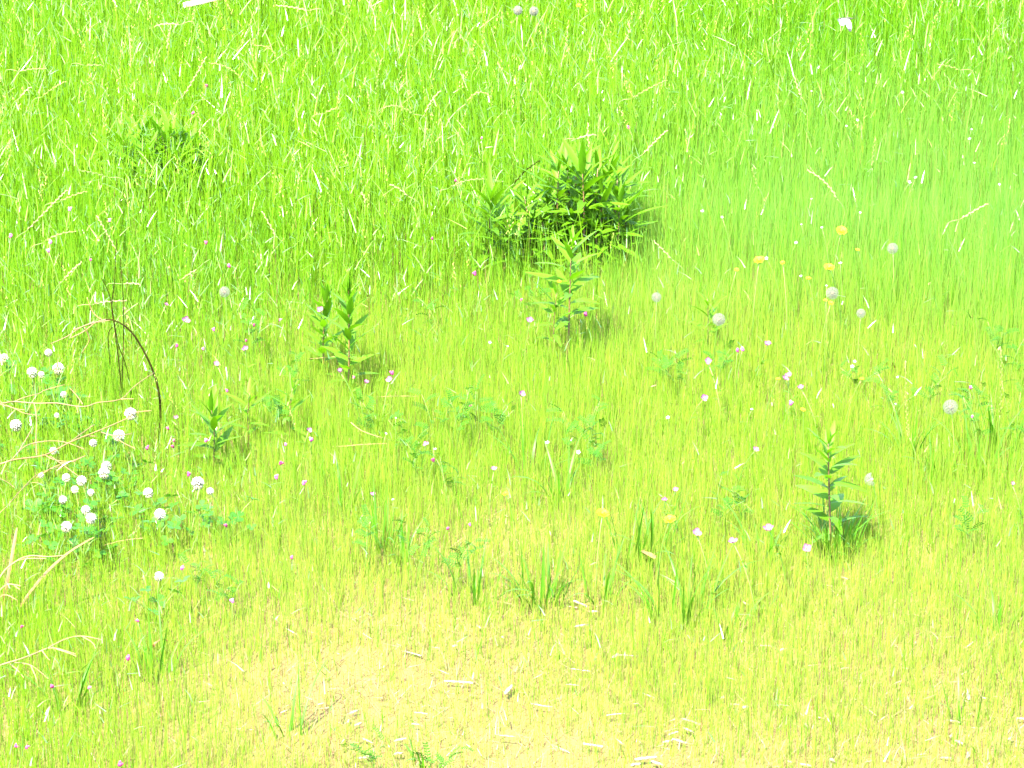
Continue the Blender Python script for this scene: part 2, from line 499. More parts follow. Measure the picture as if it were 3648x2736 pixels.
def short_grass():
    P = scatter(700000, 5.7, 11.6)
    u, v = zones(P)
    T = zmap(TALL, u, v); B = zmap(BARE, u, v)
    nb = fnoise(P[:, 0], P[:, 1], 2.6)
    dens = (1 - .85 * T) * np.clip(1.30 - B * (2.3 * nb), .14, 1)
    dens *= np.clip(.55 + .9 * fnoise(P[:, 0] + 20, P[:, 1], 7.0), .3, 1.1)
    k = RNG.random(len(P)) < dens * .92
    P = P[k]; u = u[k]; v = v[k]; B = B[k]; nb = nb[k]; n = len(P)
    H = zmap(SHORTH, u, v) * RNG.uniform(.45, 1.2, n) * (.70 + .6 * fnoise(P[:, 0], P[:, 1] + 4, 3.0))
    w = RNG.uniform(.0006, .0014, n)
    col = mixc(G_LIME, G_YEL, np.clip(.48 + (v - 1400) / 2000 + RNG.normal(0, .25, n) + .7 * (fnoise(P[:, 0] - 8, P[:, 1], 1.5) - .5), 0, 1))
    col = mixc(col, G_COOL, np.clip(zmap(COOL, u, v) + RNG.normal(0, .2, n), 0, 1))
    gr = np.clip(1.0 - u / 900, 0, 1) * .8
    col = mixc(col, G_MID, gr)
    st = RNG.random(n) < .05 + .12 * B
    col[st] = np.asarray(G_STRAW) * RNG.uniform(.6, 1.1, (st.sum(), 1))
    rd = RNG.random(n) < .006 + .04 * B
    col[rd] = np.asarray(G_RED) * RNG.uniform(.6, 1.2, (rd.sum(), 1))
    col *= RNG.uniform(.75, 1.25, (n, 1))
    dk = RNG.random(n) < .035
    col[dk] = np.asarray((.026, .078, .0015)) * RNG.uniform(.7, 1.3, (dk.sum(), 1))
    H[dk] *= RNG.uniform(1.1, 1.7, dk.sum()); w[dk] *= 1.3
    o = blades('fine_short_grass', P, H, w, RNG.uniform(0, 2 * math.pi, n), np.abs(RNG.normal(.05, .09, n)).clip(0, .5), RNG.uniform(0, .12, n),
               RNG.uniform(-.9, .9, n), col, 'grass', 2)
    tag(o, 'fine yellow green short grass covering the open front of the meadow', 'grass', kind='stuff')

def thatch():
    P = scatter(170000, 5.7, 10.5)
    u, v = zones(P)
    B = zmap(BARE, u, v)
    k = RNG.random(len(P)) < .25 + .75 * B
    P = P[k]; B = B[k]; n = len(P)
    L = RNG.uniform(.015, .055, n)
    w = RNG.uniform(.0008, .0022, n)
    nz = fnoise(P[:, 0], P[:, 1], 3.3)
    col = mixc((.074, .043, .018), (.066, .029, .011), np.clip(nz * 2.2 - .75 + RNG.normal(0, .25, n), 0, 1))
    col = mixc(col, (.16, .125, .075), np.clip(RNG.normal(.0, .35, n), 0, 1))
    col = mixc(col, (.07, .09, .008), np.clip(RNG.normal(.05, .3, n), 0, 1))
    lean = RNG.uniform(.55, .99, n)
    o = blades('dry_thatch', P, L, w, RNG.uniform(0, 2 * math.pi, n), lean, RNG.uniform(0, .2, n), RNG.uniform(0, math.pi, n),
               col, 'thatch', 1, z0=RNG.uniform(.004, .012, n))
    tag(o, 'matted peach and straw coloured dead grass on the soil between the blades', 'thatch', kind='stuff')

def straw_litter():
    P = scatter(9000, 5.7, 9.0)
    u, v = zones(P)
    B = zmap(BARE, u, v) * (.3 + 1.4 * fnoise(P[:, 0] + 4, P[:, 1] + 8, 3.1))
    k = RNG.random(len(P)) < np.clip(B - .12, 0, 1) * .55
    P = P[k]; n = len(P)
    L = RNG.uniform(.008, .038, n); w = RNG.uniform(.0012, .0040, n)
    col = mixc((.17, .14, .095), (.085, .050, .018), np.clip(RNG.normal(.4, .4, n), 0, 1))
    o = blades('straw_litter', P, L, w, RNG.uniform(0, 2 * math.pi, n), RNG.uniform(.94, .995, n), np.zeros(n), RNG.uniform(0, math.pi, n), col, 'thatch', 2, z0=RNG.uniform(.010, .022, n))
    tag(o, 'bleached bits of straw and husk littering the dry bare patches', 'straw litter', kind='stuff')

def seed_heads():
    """loose yellowish panicles over the tall stand: a mass of tiny spikelets"""
    n = 2600
    P = scatter(n * 2, 7.2, 15.0)
    u, v = zones(P)
    T = zmap(TALL, u, v) * np.clip(.25 + .75 * (1 - v / 1400), .05, 1) * (.35 + 1.1 * fnoise(P[:, 0] + 2, P[:, 1], 1.3))
    k = RNG.random(len(P)) < T
    P = P[k][:n]; u = u[k][:n]; v = v[k][:n]
    Q = []; Z = []; Ls = []; W = []; CO = []; AZ = []; LE = []; FA = []
    H = zmap(TALLH, u, v)
    for i in range(len(P)):
        h = H[i] * random.uniform(.8, 1.18); L = random.uniform(.05, .10)
        bx, by = jit(.03), jit(.03)
        m = random.randint(12, 20)
        spread = random.choice([.004, .006, .012])
        c0 = random.choice([(.16, .17, .04), (.19, .17, .05), (.12, .15, .025)])
        for j in range(m):
            t = j / m
            s = spread * (1 - .7 * t)
            Q.append((P[i, 0] + bx * t + jit(s), P[i, 1] + by * t + jit(s)))
            Z.append(h + L * t); Ls.append(random.uniform(.004, .008)); W.append(random.uniform(.0016, .0026))
            CO.append(c0); AZ.append(random.uniform(0, 6.28)); LE.append(random.uniform(.2, .8)); FA.append(random.uniform(0, 3.14))
    # culms that carry them
    n = len(P)
    for i in range(n):
        Q.append((P[i, 0], P[i, 1])); Z.append(0); Ls.append(H[i] * 1.1 + .05); W.append(.0013); CO.append((.08, .13, .01)); AZ.append(0); LE.append(0.01); FA.append(0)
    o = blades('panicle_grass', np.array(Q), np.array(Ls), np.array(W), np.array(AZ), np.array(LE), np.zeros(len(Q)), np.array(FA), np.array(CO), 'grass', 2, z0=np.array(Z))
    tag(o, 'loose yellowish seed panicles hovering through the tall grass tops', 'grass', kind='stuff')

tall_grass(); leaf_flecks(); short_grass(); thatch(); straw_litter(); seed_heads()

LANDMARKS = [((250, 1560), 'the large straw panicle'), ((330, 1790), 'the lower clover heads'), ((490, 1290), 'the dark arching stem'), ((1200, 1230), 'the goldenrod pair'),
             ((2025, 1200), 'the tall single goldenrod'), ((2960, 1820), 'the lone goldenrod'), ((2270, 1850), 'the two yellow dandelions'), ((1930, 2090), 'the broad bladed tuft'),
             ((1720, 2450), 'the long bleached chip'), ((3386, 1470), 'the largest dandelion clock'), ((2000, 820), 'the dense goldenrod clump'), ((570, 640), 'the loose goldenrod patch'),
             ((2517, 1200), 'the thin young goldenrod'), ((150, 2330), 'the low straw panicle'), ((830, 30), 'the bamboo cane'), ((2880, 900), 'the yellow dandelions in pale grass'),
             ((1860, 1450), 'the long stemmed pink flower'), ((760, 1560), 'the bushy bright seedling'), ((2740, 1330), 'the overlapping pink blooms'), ((2700, 1920), 'the pink rimmed flower'),
             ((2320, 2690), 'the heap of chips'), ((1300, 2600), 'the dry low vetch'), ((1310, 1560), 'the crossing straws'), ((3012, 80), 'the flying butterfly'), ((1875, 60), 'the two dense dandelion clocks'),
             ((1860, 610), 'the dark slanting spike'), ((3450, 2560), 'the dry corner with chips'), ((1000, 1620), 'the small narrow leaved seedling'), ((560, 2060), 'the isolated clover head')]
def near(u, v):
    return 'near ' + min(LANDMARKS, key=lambda k: (k[0][0] - u) ** 2 + (k[0][1] - v) ** 2)[1]

# ------------------------------------------------------------------ goldenrod seedlings: stem and lance leaves
def lance_leaf(name, mat, droop, width, fold):
    g = Geo(); k = 9
    pts = []; wid = []
    for i in range(k):
        t = i / (k - 1)
        pts.append((t * (1 - .12 * droop * t), 0, -.38 * droop * t * t + .10 * t * (1 - t)))
        wid.append(width * max(.02, (math.sin(math.pi * min(1, t ** .8 * .98 + .02)) ** .85) * (1.08 - .35 * t)) + (.018 if t < .9 else 0))
    g.strip(pts, wid, (0, 1, 0), crease=-fold)
    return g.mesh(name, mat)
LEAF_Y = [lance_leaf('leaf', 'gold_young', d, w, .18) for d, w in ((-.1, .14), (.15, .15), (.4, .135))]
LEAF_M = [lance_leaf('leaf', 'gold_leaf', d, w, .12) for d, w in ((.2, .14), (.45, .155), (.8, .135))]

def leafy_plant(name, base, top, label, cat, group=None, nleaf=22, llen=.085, stem_r=.0026, bare=.15, young=.45, bend=.02, spread=1.0, lw=1.0):
    base = Vector(base); base.z = gz(base)
    o = empty(name, base, label, cat, group)
    top = Vector(top) - base
    H = top.length
    mid = top * .5 + Vector((jit(bend), jit(bend), 0))
    pts = bez((0, 0, -.012), mid, top, 8)
    g = Geo(); g.tube(pts, [stem_r * (1 - .6 * i / 8) for i in range(9)], 6)
    put('stem', g.mesh('stem', 'gold_stem'), o)
    ph = random.uniform(0, 6.28)
    for i in range(nleaf):
        t = bare + (1 - bare) * (i / (nleaf - 1)) ** .80
        f = t * 8; a = int(min(7, f)); p = pts[a].lerp(pts[a + 1], f - a)
        ph += 2.4 + jit(.25)
        s = (i / (nleaf - 1))
        # elevation of the leaf: lower leaves hang out, the tip cluster stands up
        el = R((8 + 40 * s) * spread + 20 * s ** 6 + jit(14))
        L = llen * (.62 + .60 * math.sin(math.pi * min(1, .25 + .62 * s))) * random.uniform(.8, 1.15)
        if s > .9: L *= .8
        me = random.choice(LEAF_Y if s > 1 - young else LEAF_M)
        put('leaf', me, o, p, Euler((jit(.35), -el, ph), 'XYZ'), (L, L * lw * random.uniform(.85, 1.15), L))
    return o

def goldenrod_px(bu, bv, tu, tv, label, group=None, **kw):
    b = at_z(bu, bv, 0)
    return leafy_plant('goldenrod_seedling', b, at_y(tu, tv, b.y + kw.pop('dy', 0)), label, 'plant', group, **kw)

# the dense clump behind the middle
CL = 'leafy goldenrod stem with reddish stalk in the dense dark green clump'
clump = [(1742, 1010, 1750, 715), (1890, 1015, 1868, 700), (1880, 990, 1882, 712), (1950, 975, 1958, 700), (1985, 985, 1990, 590),
         (2022, 960, 2022, 600), (2075, 1010, 2073, 590), (2080, 985, 2085, 715), (2128, 965, 2130, 600), (2140, 985, 2140, 700),
         (2190, 975, 2200, 635), (2182, 1000, 2205, 720), (2225, 960, 2225, 740), (2178, 1010, 2185, 860), (1920, 1020, 1930, 780),
         (2040, 1015, 2035, 760), (2110, 1020, 2118, 800), (1830, 1020, 1815, 800), (1945, 1005, 1940, 830), (2060, 930, 2055, 580), (2165, 935, 2172, 605)]
for b in clump:
    ht = (b[1] - b[3])
    CL = ('tallest' if ht > 380 else 'tall' if ht > 330 else 'middling' if ht > 260 else 'short') + ' leafy goldenrod with reddish stalk ' + ('at the loose grassy end' if b[0] < 1900 else 'in the dark heart' if b[0] < 2060 else 'at the dandelion clock side') + ' of the dense clump'
    goldenrod_px(*b, CL, 'goldenrod stems of the clump', nleaf=random.randint(18, 24), llen=random.uniform(.085, .115), stem_r=.0032, dy=jit(.05), young=.5, bare=.28)
goldenrod_px(2022, 1312, 2036, 852, 'tall single goldenrod with dark red stem standing in front of the dense clump', nleaf=20, llen=.085, lw=1.35, stem_r=.0028, bare=.30, young=.6, bend=.006)
goldenrod_px(1976, 1318, 1984, 1040, 'slim goldenrod with bare lower stem beside the tall single goldenrod', nleaf=13, llen=.075, stem_r=.0020, bare=.35, young=.7)
goldenrod_px(1160, 1372, 1170, 1045, 'goldenrod seedling with brown stem, smaller of the pair left of the clump', nleaf=28, llen=.066, stem_r=.0026, bare=.05, young=.85, spread=1.45, lw=1.5)
goldenrod_px(1240, 1425, 1240, 1030, 'goldenrod seedling with hugging leaves, taller of the pair left of the clump', nleaf=32, llen=.070, stem_r=.0028, bare=.05, young=.85, spread=1.45, lw=1.5)
goldenrod_px(2514, 1290, 2520, 1065, 'thin young goldenrod beside a dandelion clock', nleaf=12, llen=.062, stem_r=.0018, bare=.2, young=.7)
goldenrod_px(2962, 1960, 2950, 1572, 'lone goldenrod with wide spreading leaves rising from a dark grass tuft', nleaf=26, llen=.082, stem_r=.0032, bare=.22, young=.35, lw=1.5, bend=.006)
goldenrod_px(1039, 1610, 1042, 1385, 'small goldenrod seedling with narrow bright leaves near the pink flowers', nleaf=12, llen=.062, stem_r=.0016, bare=.3, young=.8)
goldenrod_px(890, 1600, 890, 1400, 'small goldenrod seedling half hidden in the green grass', nleaf=12, llen=.058, stem_r=.0016, bare=.2, young=.8)
goldenrod_px(753, 1690, 753, 1462, 'bushy bright goldenrod seedling with broad upright leaves by the arching stem', nleaf=20, llen=.075, lw=1.4, stem_r=.0020, bare=.1, young=.9, spread=1.3)
for i, (a, b, c, d) in enumerate([(500, 760, 505, 465), (545, 790, 560, 470), (600, 800, 610, 480), (640, 790, 655, 505), (575, 740, 580, 455), (680, 800, 690, 520), (460, 790, 440, 500), (530, 820, 525, 540), (625, 830, 630, 560)]):
    goldenrod_px(a, b, c, d, 'pale yellow green goldenrod of the loose patch in the tall grass', 'goldenrods in the loose patch', nleaf=20, llen=.105, stem_r=.0026, young=.9, bare=.2)

# ------------------------------------------------------------------ broad grass tufts
def blade_mesh(mat, bend, w):
    g = Geo(); k = 7
    pts = [(bend * (i / 6) ** 2 * .6, 0, (i / 6) * (1 - .25 * abs(bend) * (i / 6) ** 2)) for i in range(k)]
    g.strip(pts, [w * (1 - .2 * (i / 6) - .78 * (i / 6) ** 3) for i in range(k)], (0, 1, 0), crease=.2)
    return g.mesh('blade', mat)
M['tuft'] = leaf_mat('tuft_blade', col=(.028, .090, .002), trans=.4, rough=.5, spec=.2, vary=.3, noise=.15)
BL = [blade_mesh('tuft', b, w) for b, w in ((.05, .045), (.25, .05), (.6, .05), (1.0, .045))]
def tuft(u, v, label, n=16, h=.16, rad=.03, group=None, wide=1.0):
    b = at_z(u, v, 0); b.z = gz(b)
    o = empty('grass_tuft', b, label, 'grass tuft', group)
    for i in range(n):
        a = random.uniform(0, 6.28); r = rad * math.sqrt(random.random())
        L = h * random.uniform(.5, 1.1)
        put('blade', random.choice(BL), o, (r * math.cos(a), r * math.sin(a), -.006),
            Euler((jit(.12), random.uniform(0, .35), a + jit(.5)), 'XYZ'), (L, .14 * wide * random.uniform(.7, 1.2), L))
tuft(2975, 1965, 'dark dense grass tuft hugging the foot of the lone goldenrod', 60, .17, .045, wide=.7)
tuft(1930, 2120, 'broad bladed bright green grass tuft above the bare peach patch', 26, .16, .05)
tuft(2420, 2180, 'upright grass tuft with an orange dead leaf beside it', 22, .19, .06)
tuft(2250, 1990, 'thin upright grass tuft below the two yellow dandelions', 14, .17, .05)
tuft(1680, 2130, 'sparse dark grass tuft left of the broad bladed tuft', 9, .15, .05)
for (u, v, n, h) in [(2720, 1960, 9, .16), (1360, 1970, 12, .17), (1430, 2010, 10, .14), (3240, 1640, 10, .20), (3560, 1620, 10, .24), (3490, 1700, 9, .19), (3330, 1700, 12, .12),
                     (2590, 2230, 7, .12), (3440, 2560, 5, .13), (1530, 2700, 7, .1), (1030, 2620, 6, .18), (3550, 2260, 6, .12), (1900, 1700, 8, .19), (2010, 1790, 9, .18), (2330, 1980, 9, .20), (1230, 1850, 8, .18), (560, 2440, 9, .16), (250, 2560, 10, .17), (2140, 2130, 8, .16)]:
    tuft(u, v, 'small sparse tuft of upright green blades ' + near(u, v), n, h, .035, 'small grass tufts')

# ------------------------------------------------------------------ flowers with a head and a stem
def stemmed(name, u, v, h, label, cat, group, stem_mat='green_stem', r=.0011, lean=.25):
    """Empty at the foot, head position returned relative to it"""
    top = at_z(u, v, h)
    foot = top + Vector((jit(lean) * h, jit(lean) * h, 0)); foot.z = gz(foot)
    o = empty(name, foot, label, cat, group)
    tl = top - foot
    pts = bez((0, 0, -.01), Vector((tl.x * .15, tl.y * .15, tl.z * .6)), tl, 6)
    g = Geo(); g.tube(pts, [r * (1.15 - .3 * i / 6) for i in range(7)], 5)
    put('stem', g.mesh('stem', stem_mat), o)
    return o, tl, pts

def clover_head_mesh(top):
    g = Geo()
    n = 70
    for i in range(n):
        z = 1 - 2 * (i + .5) / n
        if (z > -.25) != top: continue
        th = i * 2.39996
        r = math.sqrt(1 - z * z)
        d = Vector((r * math.cos(th), r * math.sin(th), z))
        dd = (d + Vector((0, 0, .5 if top else -.6))).normalized()
        p = d * .0062 + Vector((0, 0, .001))
        q = p + dd * random.uniform(.0042, .0058)
        g.blob((p + q) / 2, .0017, (q - p), 2.1, 5, 4)
    g.blob((0, 0, 0), .0065, (0, 0, 1), .9, 8, 5)
    return g.mesh('flower_head', 'clover_white' if top else 'clover_base')
CH = [(clover_head_mesh(True), clover_head_mesh(False)) for _ in range(3)]
def trifoliate():
    g = Geo()
    for k in range(3):
        a = 2 * math.pi * k / 3
        d = Vector((math.cos(a), math.sin(a), .12)); s = Vector((-math.sin(a), math.cos(a), 0))
        g.strip([d * (t * .016) for t in (.04, .3, .6, .85, 1.0)], [.002, .010, .0145, .012, .004], s, crease=-.12)
    return g.mesh('leaf', 'clover_leaf')
TRI = trifoliate()
CLOVERS = [(16, 1278, 1), (115, 1330, 1.15), (147, 1336, .7), (208, 1316, 1.25), (466, 1477, 1.25), (58, 1517, 1.2), (423, 1554, 1.2), (190, 1608, .75), (333, 1580, .8),
           (380, 1664, 1.05), (371, 1688, 1.15), (237, 1704, .85), (290, 1715, 1.0), (267, 1746, .75), (324, 1756, .7), (224, 1782, .8), (306, 1819, .9), (529, 1758, 1.0), (705, 1724, 1.25),
           (748, 1751, .7), (324, 1849, 1.05), (236, 1879, 1.05), (569, 1834, 1.1), (566, 2055, .9), (203, 1481, .55), (228, 1407, .7), (173, 1258, .8), (147, 1695, .6)]
for i, (u, v, s) in enumerate(CLOVERS):
    lab = 'round white clover head on a thin stem ' + near(u, v); grp = 'white clover flowers in the clover patch'
    if (u, v) == (705, 1724): lab, grp = 'large white clover head standing apart toward the yellow grass', None
    elif (u, v) == (380, 1664): lab, grp = 'white clover head, upper of two heads pressed together', None
    elif (u, v) == (371, 1688): lab, grp = 'white clover head, lower of two heads pressed together', None
    elif (u, v) == (466, 1477): lab, grp = 'white clover head touching a straw branch beside the dark arching stem', None
    elif (u, v) == (566, 2055): lab, grp = 'isolated white clover head below the clover patch', None
    elif s < .78: lab, grp = 'small half open white clover head ' + near(u, v), 'small clover heads'
    h = random.uniform(.10, .15)
    o, tl, pts = stemmed('white_clover', u, v, h, lab, 'clover', grp)
    a, b = random.choice(CH)
    rot = Euler((jit(.4), jit(.4), random.uniform(0, 6)))
    fh = put('flower_head', a, o, tl, rot, s)
    put('faded_florets', b, fh)
    for k in range(7):
        an = random.uniform(0, 6.28); rr = random.uniform(.012, .07); hh = random.uniform(.03, .11)
        p = Vector((rr * math.cos(an), rr * math.sin(an), hh))
        put('leaf', TRI, o, p, Euler((jit(.5), jit(.5), random.uniform(0, 6))), random.uniform(.8, 1.35))
        g = Geo(); g.tube(bez((0, 0, -.006), (p.x * .2, p.y * .2, p.z * .7), p, 4), .0008, 4)
        put('leaf_stalk', g.mesh('leaf_stalk', 'green_stem'), o)

def petal_mesh(deep):
    g = Geo()
    k = 5
    ts = [0, .25, .5, .78, 1.0]; ws = [.0015, .0052, .0085, .0090, .0046]
    pts = [(t * .0098, 0, .0052 * t ** 1.5) for t in ts]
    pale = (.14, .062, .100) if not deep else (.15, .042, .09); edge = (.090, .008, .036) if not deep else (.11, .008, .042)
    b = len(g.v)
    for i, t in enumerate(ts):
        for j, s in enumerate((-1, -.6, 0, .6, 1)):
            x, y, z = pts[i]
            g.v.append(Vector((x - .0012 * abs(s) * t, s * ws[i] / 2, z + .0012 * s * s)))
            e = max(abs(s) > .9, t > .99)
            g.c.append(edge if e and t > .3 else ((.20, .20, .05) if t < .1 else pale))
    for i in range(4):
        for j in range(4):
            q = i * 5 + j
            g.f.append((q, q + 1, q + 6, q + 5))
    return g.mesh('petal', 'petal')
PET = petal_mesh(False); PETD = petal_mesh(True)
PRIM = [(660, 1143, 1.1, .19), (873, 1246, .95, .16), (772, 1298, .8, .13), (1141, 1107, .95, .22), (629, 1490, .7, .12), (1099, 1537, .85, .14), (591, 1087, .6, .16), (1212, 1327, .9, .16),
        (1887, 1148, 1.15, .19), (1856, 1408, 1.05, .19), (1302, 1366, .9, .13), (1389, 1355, .9, .15), (1518, 1584, .75, .12), (1760, 1675, .85, .12), (1329, 1766, .8, .11), (2408, 1750, .85, .13),
        (2368, 1783, .7, .13), (2735, 1231, 1.1, .15), (2522, 1291, 1.05, .15), (2809, 1342, .95, .15), (2795, 1352, .95, .15), (2854, 1386, .95, .14), (2507, 1421, 1.05, .15), (2690, 1606, .9, .13), (3605, 1727, .7, .12),
        (2480, 1901, 1.1, .16), (2612, 1934, 1.1, .16), (2738, 1891, 1.35, .17), (2873, 1957, 1.15, .11)]
PLAB = {(660, 1143): 'pale pink four petal flower on a tall stem above the clover patch',
        (1887, 1148): 'large pale pink flower on a bare stem left of the tall single goldenrod',
        (1856, 1408): 'pale pink flower on a long straight stem beside the vetch leaves',
        (1141, 1107): 'pale pink flower touching the smaller goldenrod of the pair',
        (1212, 1327): 'pale pink flower against the stem of the taller goldenrod of the pair',
        (2809, 1342): 'pale pink flower, upper of two overlapping blooms', (2795, 1352): 'pale pink flower, lower of two overlapping blooms',
        (2738, 1891): 'largest pale pink flower with magenta rim on a branching stem', (2873, 1957): 'pale pink flower at the foot of the lone goldenrod',
        (2522, 1291): 'pale pink flower below the thin young goldenrod', (2735, 1231): 'pale pink flower standing above a pair of magenta buds'}
for i, (u, v, s, h) in enumerate(PRIM):
    lab = PLAB.get((u, v)); grp = None
    if not lab:
        if s < .88: lab, grp = 'tiny pale pink four petal flower ' + near(u, v), 'tiny pale pink flowers'
        else: lab, grp = 'small pale pink four petal flower on a wiry stem ' + near(u, v), 'pale pink flowers in the short grass'
    o, tl, pts = stemmed('pink_evening_primrose', u, v, h, lab, 'flower', grp, r=.0010, lean=.35)
    tilt = Quaternion((1, 0, 0), R(24) + jit(.35)) @ Quaternion((0, 1, 0), jit(.45)) @ Quaternion((0, 0, 1), random.uniform(0, 6.28))
    deep = s < .8 and random.random() < .6
    for k in range(4):
        q = tilt @ Quaternion((0, 0, 1), k * math.pi / 2) @ Quaternion((0, 1, 0), -random.uniform(.0, .45))
        put('petal', PETD if deep else PET, o, tl, q, s * 1.08)
    g = Geo(); g.blob((0, 0, .001), .0016 * s, (0, 0, 1), 1.2, 6, 4)
    put('flower_centre', g.mesh('flower_centre', 'yellow'), o, tl)
    for k in range(random.randint(3, 6)):
        f = random.uniform(.15, .8) * 6; a = int(f); p = pts[a].lerp(pts[a + 1], f - a)
        L = random.uniform(.014, .028)
        put('leaf', random.choice(LEAF_Y), o, p, Euler((jit(.3), -random.uniform(.2, 1.0), random.uniform(0, 6.28))), (L, L * 1.8, L))

BUDS = [(323, 927), (816, 948), (213, 1008), (661, 1004), (905, 1158), (998, 1140), (877, 1214), (630, 1232), (724, 1243), (761, 1174), (809, 1392), (750, 1409), (598, 1527), (618, 1570), (616, 1591), (525, 1597),
        (1017, 1584), (1000, 1650), (1082, 1720), (984, 1700), (673, 1690), (734, 1569), (1109, 1566), (442, 1102), (1691, 975), (1857, 1069), (1260, 1345), (1397, 1330), (1675, 1446), (1543, 1640), (2086, 1120),
        (2627, 1249), (2645, 1245), (2818, 1437), (3459, 1380), (3463, 1484), (648, 2024), (1039, 1986), (491, 2212), (455, 2345), (317, 2450), (187, 2445), (427, 2724), (59, 2658), (96, 2662), (828, 2141), (805, 1872), (77, 2232),
        (1595, 1883), (1674, 1870), (390, 785), (248, 746), (687, 403), (737, 306), (180, 863), (172, 894), (38, 841), (734, 865), (1540, 851), (1716, 492), (2240, 454), (1623, 644)]
def bud_mesh(mat):
    g = Geo()
    g.blob((0, 0, 0), .0034, (0, .3, 1), 1.35, 7, 5)
    g.blob((.0018, -.0016, .0030), .0024, (.5, -.5, 1), 1.2, 6, 4)
    g.blob((-.0020, -.0008, .0024), .0022, (-.6, -.3, 1), 1.2, 6, 4)
    return g.mesh('blossom', mat)
BUDM = [bud_mesh('bud'), bud_mesh('bud'), bud_mesh('bud_pale')]
for (u, v) in BUDS:
    T = float(zmap(TALL, np.array([u + 0.]), np.array([v + 200.]))[0])
    h = .10 + .17 * T if v < 1000 else random.uniform(.08, .13)
    lab, grp = ('small magenta pea blossom on a thin stalk ' + near(u, v), 'magenta blossoms in the short grass') if v > 1000 else ('small magenta pea blossom in tall grass ' + near(u, v), 'magenta blossoms in the tall grass')
    if (u, v) == (2627, 1249): lab, grp = 'dark pink bud, lower of a pair below a pale pink flower', None
    if (u, v) == (2645, 1245): lab, grp = 'dark pink bud, upper of a pair below a pale pink flower', None
    o, tl, pts = stemmed('magenta_blossom', u, v, h, lab, 'flower', grp, r=.0008)
    put('blossom', random.choice(BUDM), o, tl, Euler((jit(.6), jit(.6), random.uniform(0, 6))), random.uniform(.8, 1.35))

# dandelions in flower
def rays():
    g = Geo()
    for ring, (n, L, el) in enumerate(((20, .0125, .25), (16, .0095, .6), (10, .006, .95))):
        for k in range(n):
            a = 2 * math.pi * (k + .3 * ring) / n + jit(.08)
            e = el + jit(.12)
            d = Vector((math.cos(a) * math.cos(e), math.sin(a) * math.cos(e), math.sin(e))); s = Vector((-math.sin(a), math.cos(a), 0))
            g.strip([d * (L * t) + Vector((0, 0, -.001 * t)) for t in (.1, .5, .9, 1)], [.0012, .0024, .0024, .0015], s, crease=.1)
    return g.mesh('flower_head', 'yellow')
RAY = rays()
YEL = [(2998, 822, 1.0), (2705, 927, 1.0), (2954, 953, 1.0), (2147, 1829, 1.0), (2387, 1851, .95), (2860, 1460, .5), (2880, 992, .5), (2788, 936, .45), (1801, 1759, .5), (1992, 1003, .4), (2624, 961, .4),
       (2772, 1350, .4), (3070, 1350, .4), (2062, 20, .6), (3055, 890, .4), (2960, 1080, .45), (2940, 1070, .4)]
YL = {(2998, 822): 'yellow dandelion flower seen from the side beside a dandelion clock in pale green grass', (2705, 927): 'round yellow dandelion flower, full face, at the edge of the pale green grass',
      (2954, 953): 'ragged yellow dandelion flower on a leaning stalk amid pale green grass', (2147, 1829): 'yellow dandelion flower over the broad bladed tuft, fuller of two', (2387, 1851): 'flat yellow dandelion flower, paler of two in the yellow green grass',
      (1801, 1759): 'small closed yellow dandelion bud alone in the yellow green grass', (1992, 1005): 'small orange yellow flower at the foot of the dense clump'}
for (u, v, s) in YEL:
    lab = YL.get((u, v)); grp = None
    if not lab: lab, grp = 'tiny yellow flower among the blades ' + near(u, v), 'tiny yellow flowers'
    o, tl, pts = stemmed('yellow_dandelion', u, v, 0.18 if v > 1200 else .23 if v > 500 else .34, lab, 'flower', grp, r=.0014 * max(.6, s))
    tilt = Quaternion((1, 0, 0), R(20) + jit(.2)) @ Quaternion((0, 1, 0), jit(.35)) @ Quaternion((0, 0, 1), random.uniform(0, 6.28))
    fh = put('flower_head', RAY, o, tl, tilt, s * 1.12)
    g = Geo(); g.blob((0, 0, .0018), .0042, (0, 0, 1), .7, 8, 5)
    put('flower_centre', g.mesh('flower_centre', 'yellow_core'), fh)
    g = Geo(); g.blob((0, 0, -.003), .0042, (0, 0, 1), 1.2, 8, 5)
    put('sepal_cup', g.mesh('sepal_cup', 'green_stem'), fh)

# dandelion clocks
def clock_mesh(part):
    g = Geo(); n = 110
    for i in range(n):
        z = 1 - 2 * (i + .5) / n
        th = i * 2.39996; r = math.sqrt(1 - z * z)
        d = Vector((r * math.cos(th), r * math.sin(th), z))
        if part < 1 and (d.x + .5 * d.z > .15 or z < -.6): continue
        g.tube([d * .003, d * .0125], .00022, 3, cap=False)
        a = d.orthogonal().normalized(); b = d.cross(a)
        for k in range(7):
            an = 2 * math.pi * k / 7
            e = d * .0125 + (a * math.cos(an) + b * math.sin(an)) * .0036 + d * .0016
            sd = (a * -math.sin(an) + b * math.cos(an))
            g.strip([d * .0125, e], [.0004, .0003], sd)
    return g.mesh('seed_head', 'pappus')
CK = clock_mesh(1); CKH = clock_mesh(.5)
def core_mesh():
    g = Geo(); g.blob((0, 0, 0), .0036, (0, 0, 1), .9, 8, 6)
    return g.mesh('seed_core', 'seed')
CORE = core_mesh()
CLK = [(3180, 885, 1.0, 1), (2965, 1044, 1.1, 1), (2561, 1138, 1.1, 1), (3386, 1450, 1.2, 1), (3105, 1709, 1.1, .5), (3067, 1116, .8, 1), (2339, 1059, .85, 1), (800, 1040, .95, 1)]
